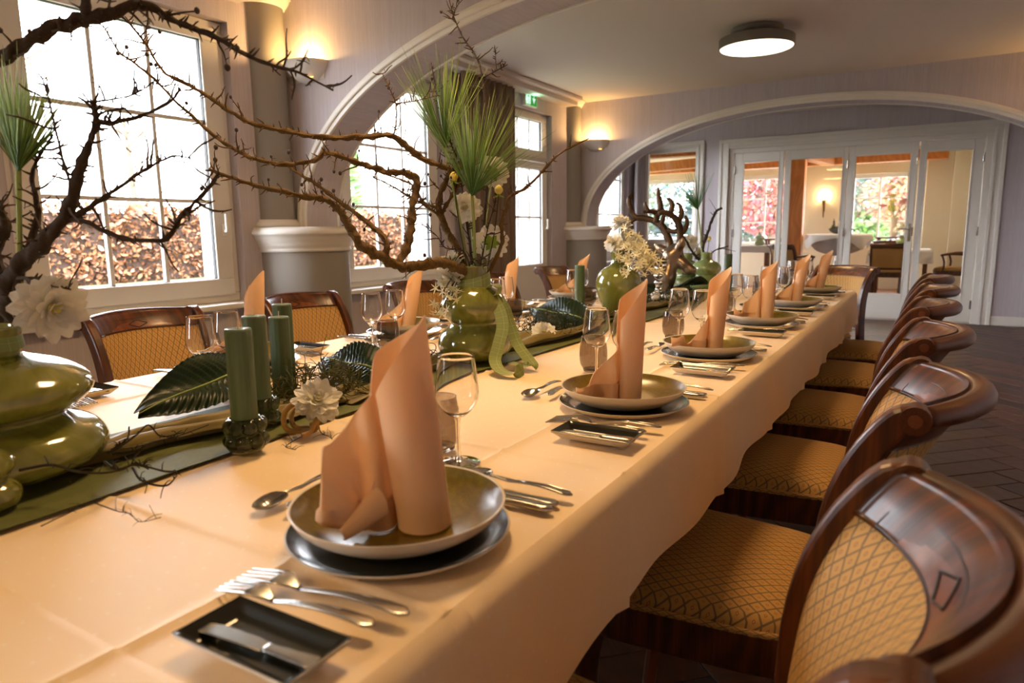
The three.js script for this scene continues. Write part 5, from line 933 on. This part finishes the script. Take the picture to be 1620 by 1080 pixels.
// ---- candles in bubble-glass holders
function candle(label, x, z, y0, h, r = 0.0205) {
  const t = thing('candle', label, 'candle', undefined, [x, y0, z]), prof = [[0, 0], [r * 0.96, 0], [r, 0.004], [r, h - 0.004], [r * 0.95, h], [r * 0.72, h + 0.0008], [r * 0.25, h - 0.0022], [0, h - 0.003]];
  const g = lathe(prof, 64), p = g.attributes.position; for (let i = 0; i < p.count; i++) { const a = Math.atan2(p.getZ(i), p.getX(i)), k = 1 + 0.012 * Math.cos(a * 16); p.setX(i, p.getX(i) * k); p.setZ(i, p.getZ(i) * k); } g.computeVertexNormals();
  part('wax', g, MD.candle, t); part('wick', tube([V(0, h - 0.004, 0), V(0.0004, h + 0.006, 0), V(0.002, h + 0.012, 0.001)], [0.0011, 0.0009], 6, 5), MD.wick, t);
}
function bubbleHolder(label, x, z) {
  const t = thing('bubble_glass_holder', label, 'candle holder', 'bubble glass candle holders', [x, T1 + 0.004, z]), g = [];
  for (const [y, r, n, o] of [[0.016, 0.0135, 8, 0], [0.04, 0.0128, 8, 0.5]]) for (let k = 0; k < n; k++) { const a = (k + o) / n * 2 * PI; g.push(new THREE.SphereGeometry(r, 18, 14).translate(Math.cos(a) * 0.0225, y, Math.sin(a) * 0.0225)); }
  part('bubbles', merge(g), MD.bubble, t);
  part('cup', lathe([[0.0, 0.0], [0.026, 0.0], [0.0285, 0.004], [0.027, 0.05], [0.0235, 0.0535], [0.0218, 0.05]], 48), MD.cup, t);
}
const C1 = onY(391, 714, T1), C2 = onY(414, 677, T1);
bubbleHolder('olive bubble-glass holder under the front green candle', C1.x, C1.z); candle('front green pillar candle in the nearest bubble-glass holder', C1.x, C1.z, T1 + 0.0165, 0.183);
bubbleHolder('olive bubble-glass holder under the second green candle', C2.x, C2.z); candle('second green pillar candle, just behind the front one', C2.x, C2.z, T1 + 0.0165, 0.187);
const C3 = at(447, 597, 1.44), C4 = at(453, 594, 1.52);
candle('third green pillar candle standing in the moss right of the front pair', C3.x, C3.z, T1 + 0.004, 0.172); candle('green pillar candle almost hidden behind the third one', C4.x, C4.z, T1 + 0.004, 0.19);
const C5 = onY(917, 494, T1), C6 = V(-0.99, 0, -4.0);
candle('single green pillar candle left of the shouldered vase', C5.x, C5.z, T1 + 0.003, 0.195); candle('far green pillar candle right of the small pale vases', C6.x, C6.z, T1 + 0.003, 0.195);
// ---- stag bust on its ringed foot
{
  const S = onY(1052, 466, T1 + 0.012), d0 = S.clone().sub(camera.position).dot(AZ) * -1, sc = d0 / 1090;
  const t = thing('stag_bust', 'silver and bronze stag head with tall antlers among the vases', 'ornament');
  const P = (x, y, dz = 0) => at(x, y, d0 + dz);
  const bones = [[P(1052, 462), P(1056, 438), 0.034, 0.036], [P(1056, 438), P(1062, 408), 0.036, 0.03], [P(1060, 404), P(1068, 396), 0.032, 0.033], [P(1066, 402), P(1082, 418, -0.03), 0.031, 0.022], [P(1082, 418, -0.03), P(1095, 427, -0.05), 0.022, 0.016], [P(1093, 428, -0.048), P(1088, 431, -0.045), 0.014, 0.01]];
  const ear = [[P(1058, 398, 0.03), P(1046, 393, 0.06), 0.013, 0.016], [P(1046, 393, 0.06), P(1036, 387, 0.08), 0.016, 0.005], [P(1074, 395, -0.03), P(1078, 386, -0.06), 0.012, 0.014], [P(1078, 386, -0.06), P(1080, 377, -0.075), 0.013, 0.004]];
  const N = 56, ctr = P(1066, 420), half = 0.2, mc = new MarchingCubes(N, new THREE.MeshStandardMaterial(), false, false, 120000);
  mc.isolation = 0; const all = [...bones, ...ear];
  for (let k = 0; k < N; k++) for (let j = 0; j < N; j++) for (let i = 0; i < N; i++) {
    const p = V(ctr.x + half * (2 * i / N - 1), ctr.y + half * (2 * j / N - 1), ctr.z + half * (2 * k / N - 1)); let acc = 0; const K = 90;
    for (const [a, b, r0, r1] of all) { const ab = b.clone().sub(a), h = clamp(p.clone().sub(a).dot(ab) / ab.lengthSq()); acc += Math.exp(-K * (p.distanceTo(a.clone().addScaledVector(ab, h)) - lerp(r0, r1, h))); }
    let dd = -Math.log(Math.max(acc, 1e-30)) / K; for (const s of [-1, 1]) dd = Math.max(dd, 0.009 - p.distanceTo(P(1078, 405, -0.03 + s * 0.028)));
    mc.field[i + j * N + k * N * N] = -dd;
  }
  mc.update(); const n = mc.count, g = new THREE.BufferGeometry(); g.setAttribute('position', new THREE.BufferAttribute(mc.positionArray.slice(0, n * 3).map((v, i) => v * half + [ctr.x, ctr.y, ctr.z][i % 3]), 3));
  const gg = mergeVertices(g, 1e-5); gg.computeVertexNormals(); part('head', gg, MD.bronze, t);
  for (const s of [-1, 1]) part('eye', new THREE.SphereGeometry(0.006, 12, 10).translate(...P(1077, 405, -0.03 + s * 0.026).toArray()), MAT.gasket, t);
  const rings = []; [[457, 0.03], [447, 0.036], [436, 0.041], [424, 0.043], [412, 0.042]].forEach(([y, r], k) => { const c = P(1046 + k * 0.4, y, 0.01); rings.push(new THREE.TorusGeometry(r * 0.72, 0.013, 12, 28).rotateX(PI / 2).translate(c.x, c.y, c.z)); });
  part('ringed_mane', merge(rings), MD.silver, t, 'polished silver ringed mane');
  part('foot', lathe(splineProfile([[0.05, 0], [0.05, 0.008], [0.03, 0.018], [0.026, 0.03]], 16), 36).translate(S.x, S.y, S.z), MD.silver, t);
  const horn = (lines) => merge(lines.map(([pts, r]) => tube(pts.map(([x, y, dz]) => P(x, y, dz)), r.map((q) => q * sc), 8, pts.length * 6, 0.5, 0.12)));
  part('antler', horn([[[[1061, 398, 0.0], [1060, 385, 0.01], [1054, 370, 0.02], [1047, 358, 0.03], [1036, 350, 0.05], [1020, 345, 0.07], [1005, 343, 0.09], [997, 328, 0.09], [995, 315, 0.09], [1000, 308, 0.09]], [5.5, 6, 6, 5, 4.5, 4, 2]], [[[1008, 344, 0.09], [1000, 350, 0.09], [996, 356, 0.09]], [4, 2]], [[[1038, 352, 0.04], [1038, 338, 0.03], [1030, 334, 0.02], [1016, 336, 0.01]], [5, 4.5, 2]], [[[1026, 335, 0.01], [1021, 325, 0.01], [1021, 319, 0.01]], [4, 1.6]], [[[1039, 342, 0.03], [1045, 330, 0.02], [1042, 312, 0.02], [1041, 297, 0.02]], [5, 5, 4, 1.5]], [[[1044, 362, 0.03], [1050, 340, 0.02], [1047, 328, 0.02]], [4, 3.5, 2.5]]]), MD.antler, t);
  part('antler', horn([[[[1074, 394, -0.02], [1076, 378, -0.03], [1075, 360, -0.04], [1070, 348, -0.05], [1062, 340, -0.06], [1050, 336, -0.06], [1042, 338, -0.06]], [5.5, 5.5, 5.5, 5, 4.5, 3]], [[[1060, 339, -0.06], [1063, 328, -0.06], [1061, 318, -0.06], [1055, 313, -0.06]], [4.5, 4, 1.8]], [[[1074, 350, -0.045], [1078, 338, -0.05], [1076, 326, -0.05], [1070, 320, -0.05]], [4.5, 4, 1.8]], [[[1076, 372, -0.03], [1084, 362, -0.04], [1087, 350, -0.05], [1084, 341, -0.05]], [4.5, 4, 1.8]], [[[1074, 366, -0.035], [1066, 366, -0.02], [1056, 364, 0.0]], [4, 4, 4]]]), MD.antler, t);
}
for (let k = 0; k < 12; k++) { const p = one('pebble', new THREE.IcosahedronGeometry(rr(0.012, 0.02), 2).scale(1.2, 0.65, 1), MD.pebble, `pale pebble in the moss before the stag, ${['nearest', 'second', 'third', 'fourth', 'fifth', 'sixth', 'seventh', 'eighth', 'ninth', 'tenth', 'eleventh', 'last'][k]} in the row`, 'pebble', 'pale pebbles in the moss'); p.position.set(-1.06 + rr(-0.06, 0.06), T1 + 0.035, -2.98 - k * 0.028); p.rotation.y = rr(0, 3); }
// ---------------------------------------------------------------- lamps, sign, curtains
function ceilingLamp(label, x, z, y, r = 0.255) {
  const t = thing('ceiling_lamp', label, 'lamp', undefined, [x, y - 0.045, z]);
  part('mount', lathe([[0, 0.045], [0.17, 0.045], [0.175, 0.04], [0.175, -0.022], [0, -0.022]], 48), MAT.lampGrey ??= std(0x6e675f, 0.6), t);
  part('drum', lathe([[0.1, -0.022], [r - 0.006, -0.022], [r, -0.028], [r, -0.088], [r - 0.004, -0.092], [r - 0.008, -0.088], [r - 0.009, -0.03], [0.1, -0.026]], 72), MAT.lampGrey, t);
  part('diffuser', lathe([[0, -0.0925], [r * 0.7, -0.092], [r - 0.012, -0.09], [r - 0.009, -0.084], [0, -0.082]], 72), MAT.lampGlow ??= MAT.glow(0xfff0d2, 3.2), t);
  return t;
}
ceilingLamp('round flush ceiling lamp in the middle bay, grey drum with glowing white disc', -1.17, -5.28, HC);
for (const [x, z, w] of [[-1.05, -1.5, 'above the near half of the table'], [-1.15, 1.7, 'behind the camera']]) ceilingLamp('round flush ceiling lamp ' + w, x, z, HC);
ceilingLamp('round flush ceiling lamp in the room behind the doors', -1.0, -11.6, HB);
function sconce(label, x, y, z, power) {
  const t = thing('wall_sconce', label, 'wall lamp', 'half-bowl plaster wall sconces', [x, y, z]), R = 0.15, H = 0.115;
  const bowl = (k, o) => new THREE.LatheGeometry(splineProfile([[0.002, -H * k], [R * 0.45 * k, -H * 0.9 * k], [R * 0.8 * k, -H * 0.55 * k], [R * 0.97 * k, -H * 0.2 * k], [R * k, 0]], 24).map((p) => new THREE.Vector2(...p)), 40, -PI / 2, PI);
  part('bowl', merge([bowl(1), bowl(0.955), new THREE.RingGeometry(R * 0.955, R, 40, 1, PI, PI).rotateX(-PI / 2)]), MAT.plaster ??= std(0xd8d2cc, 0.7, { side: THREE.DoubleSide }), t);
  part('back_plate', rbox(0.24, 0.1, 0.006, 0.002, 0, -0.05, 0.003), MAT.plaster, t);
  part('glow_slit', rbox(0.036, 0.005, 0.005, 0.002, 0.075, -0.098, 0.068).rotateZ(0.0), MAT.slit ??= MAT.glow(0xffc46a, 5), t);
  part('bulb', new THREE.CapsuleGeometry(0.014, 0.05, 6, 12).rotateZ(PI / 2).translate(0, 0.0, 0.06), MAT.bulb ??= MAT.glow(0xffd48a, 6), t);
  const l = new THREE.PointLight(new THREE.Color(1, 0.58, 0.2), power); l.name = 'sconce_light'; l.position.set(0, 0.0, 0.06); l.castShadow = true; t.add(l);
}
sconce('half-bowl plaster sconce on the near arch wall beside the window', -3.275, 2.1, ZA, 0.85);
sconce('half-bowl plaster sconce on the far arch wall, left of the arch', -3.26, 2.06, ZB, 1.0);
sconce('half-bowl plaster sconce on the near arch wall at far right', 1.17, 2.13, ZA, 1.0);
sconce('half-bowl plaster sconce on the far arch wall, right of the arch', 1.17, 2.06, ZB, 1.6);
{   // escape sign over the garden door
  const t = thing('exit_sign', 'green escape route sign with running figure and down arrow above the garden door', 'sign', undefined, [XW + 0.001, 2.368, -6.1]);
  part('housing', rbox(0.04, 0.155, 0.235, 0.006, 0.02, 0, 0), MAT.white, t);
  const tex = canvasTex(256, 128, (c, w, h) => {
    c.fillStyle = '#0a9a3c'; c.fillRect(0, 0, w, h); c.fillStyle = '#e8fff0'; c.fillRect(8, 8, 104, h - 16);
    c.fillStyle = '#0a9a3c'; c.beginPath(); c.arc(72, 30, 10, 0, 7); c.fill(); c.strokeStyle = '#0a9a3c'; c.lineCap = 'round'; c.lineWidth = 13; c.beginPath(); c.moveTo(66, 46); c.lineTo(54, 74); c.stroke();
    c.lineWidth = 8; for (const l of [[66, 48, 88, 60], [66, 48, 42, 52, 34, 66], [54, 74, 76, 86, 72, 110], [54, 74, 46, 94, 24, 98]]) { c.beginPath(); c.moveTo(l[0], l[1]); for (let i = 2; i < l.length; i += 2) c.lineTo(l[i], l[i + 1]); c.stroke(); }
    c.fillStyle = '#e8fff0'; c.fillRect(178, 20, 20, 46); c.beginPath(); c.moveTo(146, 60); c.lineTo(230, 60); c.lineTo(188, 110); c.closePath(); c.fill();
  });
  part('glowing_face', new THREE.PlaneGeometry(0.215, 0.137).rotateY(PI / 2).translate(0.0405, 0, 0), std(0x111111, 0.4, { emissive: 0xffffff, emissiveMap: tex, emissiveIntensity: 0.85, map: tex }), t);
  const l = new THREE.PointLight(new THREE.Color(0.3, 1, 0.5), 0.05); l.position.set(0.09, 0, 0); t.add(l);
}
const curtainMat2 = std(0xa8a0a4, 0.9);
function curtain(label, z0, z1, folds, mat, x = XW + 0.08, y1 = 2.41, amp = 0.034) {
  const t = thing('curtain', label, 'curtain', undefined, [x, 0, 0]), n = folds * 10;
  part('cloth', shell((u, v) => { const k = u * folds * 2 * PI; return V(amp * Math.sin(k) * lerp(1.15, 0.8, v) + 0.008 * Math.sin(k * 0.31 + 2), lerp(0.02, y1, v), lerp(z0, z1, u) + 0.012 * Math.sin(k * 0.5 + v * 2)); }, n, 14, 0.003, Math.abs(z1 - z0) * 1.6, y1), mat, t);
  part('heading_tape', shell((u, v) => { const k = u * folds * 2 * PI; return V(amp * Math.sin(k) * 0.82 + 0.0035, lerp(y1 - 0.05, y1 - 0.002, v), lerp(z0, z1, u)); }, n, 2, 0.004), mat, t);
}
curtain('long taupe curtain hanging in folds between the second window and the garden door', -4.86, -5.7, 9, std(0x7d6a5a, 0.9));
curtain('taupe curtain at the near side of the first window', -0.55, -1.42, 8, std(0x9a8a78, 0.9));
curtain('pale lilac curtain in the corner beside the inner window', -8.78, -9.12, 4, curtainMat2);

// ---------------------------------------------------------------- furniture of the room behind the doors
{
  const napery = std(0xe9e6e2, 0.85), greyCloth = std(0xb9bac0, 0.85), brownWood = std(0x6d4120, 0.5);
  // high table with a white square cloth over a gathered grey skirt
  const t = thing('high_table', 'high round table with white cloth over a gathered grey skirt, behind the doors', 'table', undefined, [-1.25, 0, -11.6]);
  part('tabletop', lathe([[0, 0.955], [0.44, 0.955], [0.45, 0.962], [0.45, 0.978], [0, 0.98]], 48), MAT.wood, t);
  part('skirt', lathe(splineProfile([[0.435, 0.95], [0.4, 0.86], [0.3, 0.74], [0.14, 0.68], [0.07, 0.66]], 20), 60).applyMatrix4(new THREE.Matrix4()), greyCloth, t);
  part('foot', merge([0, 1, 2, 3].map((k) => tube([V(0, 0.7, 0), V(Math.cos(k * 1.57 + 0.5) * 0.08, 0.4, Math.sin(k * 1.57 + 0.5) * 0.08), V(Math.cos(k * 1.57 + 0.5) * 0.26, 0.01, Math.sin(k * 1.57 + 0.5) * 0.26)], [0.014, 0.014], 8, 10))), MAT.steel, t);
  one('tablecloth', shell((u, v) => { const x = (u - 0.5) * 1.06, z = (v - 0.5) * 1.06, r = Math.hypot(x, z), R = 0.455, k = r > R ? R / r : 1, d = Math.max(0, r - R), a = Math.atan2(z, x); const out = Math.min(d, 0.25) * 0.25; return V(-1.25 + x * k + Math.cos(a) * out, 0.984 - d * (0.78 + 0.1 * Math.sin(a * 8)), -11.6 + z * k + Math.sin(a) * out); }, 40, 40, 0.002), napery, 'short white cloth over the high round table behind the doors', 'tablecloth');
  const b = thing('planter_bowl', 'dark oval bowl with small conifers and heather on the high table', 'planter', undefined, [-1.21, 0.988, -11.5]);
  part('bowl', lathe(splineProfile([[0.0, 0], [0.07, 0.0], [0.13, 0.035], [0.155, 0.075], [0.145, 0.078], [0.12, 0.05], [0.0, 0.045]], 24), 40).scale(1.1, 1, 0.7), MD.slate, b);
  for (const [x, h, r] of [[-0.1, 0.17, 0.05], [-0.03, 0.12, 0.04]]) { const g = []; for (let k = 0; k < 90; k++) { const y = rnd(), a = rr(0, 6.28), q = r * (1 - y) + 0.006; g.push(tube([V(x, 0.06 + h * y, 0), V(x + Math.cos(a) * q, 0.05 + h * y - 0.006, Math.sin(a) * q)], [0.004, 0.001], 3, 2)); } part('conifer', merge(g), std(0x48604e, 0.9), b).userData.kind = 'stuff'; }
  { const g = []; for (let k = 0; k < 160; k++) { const a = rr(0, 6.28), q = rr(0.05, 0.15), x = Math.cos(a) * q, z = Math.sin(a) * q * 0.6; g.push(tube([V(x * 0.8, 0.05, z * 0.8), V(x, rr(0.075, 0.12), z)], [0.005, 0.002], 4, 2)); } part('heather', merge(g), std(0x4e5430, 0.9), b).userData.kind = 'stuff'; }
  part('candle', lathe(splineProfile([[0.024, 0.05], [0.03, 0.09], [0.026, 0.13], [0.012, 0.17], [0.008, 0.22]], 16).concat([[0, 0.222]]), 20).translate(0.03, 0, 0), std(0x5a3a22, 0.6), b);
  // torch-shaped wall lamp
  const w = thing('wall_torch', 'torch-shaped brass wall lamp with glowing shade on the cream wall', 'wall lamp', undefined, [-1.75, 1.42, ZE + 0.001]);
  part('staff', tube([V(0, -0.16, 0.05), V(0, 0.02, 0.06), V(0, 0.14, 0.06)], [0.008, 0.016, 0.03], 10, 12), MAT.brass ??= std(0x7a5a30, 0.35, { metalness: 0.9 }), w);
  part('bracket', merge([rbox(0.03, 0.16, 0.012, 0.004, 0, 0.03, 0.006), rbox(0.018, 0.018, 0.06, 0.004, 0, 0.06, 0.03), new THREE.TorusGeometry(0.045, 0.007, 8, 24).rotateX(PI / 2).translate(0, 0.14, 0.06)]), MAT.brass, w);
  part('glowing_shade', lathe([[0, 0.145], [0.042, 0.145], [0.048, 0.2], [0.05, 0.27], [0.046, 0.27], [0.04, 0.15]], 24).translate(0, 0, 0.06), MAT.glow(0xffe0a0, 3.5), w);
  const wl = new THREE.PointLight(new THREE.Color(1, 0.7, 0.35), 0.5); wl.position.set(0, 0.22, 0.06); w.add(wl);
  // small dining tables
  const square = (label, x, z, h, wd, dp, drop, legM) => {
    const s = thing('dining_table', 'wooden table under ' + label, 'table', undefined, [x, 0, z]);
    part('tabletop', rbox(wd - 0.02, 0.03, dp - 0.02, 0.004, 0, h - 0.02, 0), brownWood, s);
    for (const a of [-1, 1]) for (const c of [-1, 1]) part('leg', rbox(0.055, h - 0.03, 0.055, 0.006, a * (wd / 2 - 0.07), (h - 0.03) / 2, c * (dp / 2 - 0.07)), brownWood, s);
    one('tablecloth', shell((u, v) => { const X = (u - 0.5) * (wd + 2 * drop), Z = (v - 0.5) * (dp + 2 * drop), cx = clamp(X, -wd / 2, wd / 2), cz = clamp(Z, -dp / 2, dp / 2), d = Math.max(Math.abs(X - cx), Math.abs(Z - cz)), fl = 0.012 * Math.sin((X + Z) * 16) * Math.min(1, d * 8); return V(x + cx + Math.sign(X - cx) * (0.006 + d * 0.06 + fl), h - d + 0.001, z + cz + Math.sign(Z - cz) * (0.006 + d * 0.06 + fl)); }, 40, 40, 0.002), napery, label, 'tablecloth');
  };
  square('white cloth on the square table in front of the armchair', -0.42, -12.0, 0.75, 0.8, 0.8, 0.2);
  square('white cloth on the low sideboard table seen through the first door leaf', -2.45, -11.2, 0.82, 0.75, 0.6, 0.1);
  vase('small green bellied vase on the white table behind the first door leaf', [-2.3, 0.823, -11.15], small(1.0), MD.vasePale);
  dahlia('white flower in the green vase behind the first door leaf', V(-2.3, 1.09, -11.15), V(0.1, 0.8, 0.5), 0.06, { layers: [[9, 1, 0], [8, 0.7, 0.6]] });
  vase('bellied green vase with a white bunch on the square table by the armchair', [-0.42, 0.753, -12.0], gourd(0.9, 0.8), MD.vasePale);
  [[-0.48, 1.05, 'left'], [-0.36, 1.04, 'right'], [-0.42, 1.1, 'top']].forEach(([x, y, s], i) => dahlia(`white flower in the bunch behind the third door leaf, ${s} one`, V(x, y, -11.98), V((i - 1) * 0.5, 0.7, 0.5), 0.075, { layers: [[9, 1, 0], [8, 0.75, 0.5]] }));
  // tall bouquets on the window sills
  for (const [x, z, y, cols, lab] of [[-2.42, -13.4, 0.9, [[0.8, 0.12, 0.16], [0.9, 0.85, 0.8]], 'tall vase with red and white blossoms before the left back window'], [-0.6, -13.35, 0.92, [[0.85, 0.8, 0.3], [0.8, 0.35, 0.35]], 'tall vase with yellow and pink blossoms before the right back window']]) {
    const bq = thing('bouquet', lab, 'bouquet', undefined, [x, y, z]);
    part('vase', lathe(splineProfile([[0.05, 0], [0.06, 0.06], [0.045, 0.2], [0.06, 0.32]], 20).concat([[0.05, 0.31], [0, 0.3]]), 32), MAT.cream, bq);
    const st = []; for (let k = 0; k < 14; k++) { const p = V(rr(-0.22, 0.22), rr(0.45, 0.8), rr(-0.12, 0.12)); st.push(tube([V(0, 0.3, 0), V(p.x * 0.4, p.y * 0.7, p.z * 0.4), p], [0.004, 0.003], 4, 8)); const f = part('blossom', petalBunch, std(new THREE.Color(...cols[k % 2]), 0.6), bq); f.position.copy(p); f.rotation.set(rr(-0.8, 0.8), rr(0, 6), rr(-0.8, 0.8)); f.scale.setScalar(rr(0.8, 1.4)); }
    part('stems', merge(st), MD.stalk, bq);
    const sh = thing('side_table', 'wooden stand under the ' + lab.split(' before')[0] + ' in the back room', 'table', undefined, [x, 0, z]); part('top', rbox(0.5, 0.03, 0.34, 0.006, 0, y - 0.017, 0), brownWood, sh); for (const a of [-1, 1]) for (const c of [-1, 1]) part('leg', rbox(0.04, y - 0.03, 0.04, 0.005, a * 0.2, (y - 0.03) / 2, c * 0.13), brownWood, sh);
  }
  // armchairs: the dining chair with a lower crest and arms
  const arm = (label, x, z, turn) => {
    const c = copyOf(scene.getObjectByName('dining_chair'), label, [x, 0, z], turn); c.userData.group = null;
    for (const s of [-1, 1]) part('armrest', merge([tube([V(s * 0.2, 0.68, -0.21), V(s * 0.235, 0.69, 0.0), V(s * 0.235, 0.67, 0.14)], [0.018, 0.02, 0.017], 10, 12), tube([V(s * 0.232, 0.67, 0.12), V(s * 0.22, 0.55, 0.09), V(s * 0.205, 0.42, 0.11)], [0.014, 0.014], 8, 10)]), MAT.wood, c);
  };
  arm('wooden armchair with its back to the doors at the square table, third door leaf', -0.55, -11.28, PI);
  arm('wooden armchair at the right of the square table, seen through the fourth door leaf', 0.28, -12.0, -PI / 2 - 0.2);
  arm('wooden armchair beyond the square table by the back window', -0.62, -12.75, 0.1);
  arm('wooden armchair beside the wooden post, left of the high table', -1.72, -10.7, 2.6);
  // a sofa-like grey cabinet by the inner window
  const cb = thing('sideboard', 'grey-clothed sideboard seen through the inner window', 'cabinet', undefined, [-4.3, 0, -12.0]);
  part('body', rbox(1.3, 0.85, 0.5, 0.01, 0, 0.435, 0), brownWood, cb); part('cloth', shell((u, v) => { const x = (u - 0.5) * 1.34, z = (v - 0.5) * 0.9, cz = clamp(z, -0.26, 0.26); return V(x, 0.868 - Math.abs(z - cz), cz + Math.sign(z - cz) * (0.004 + 0.006 * Math.sin(x * 20))); }, 60, 20, 0.002), napery, cb);
}
renderer.render(scene, camera);
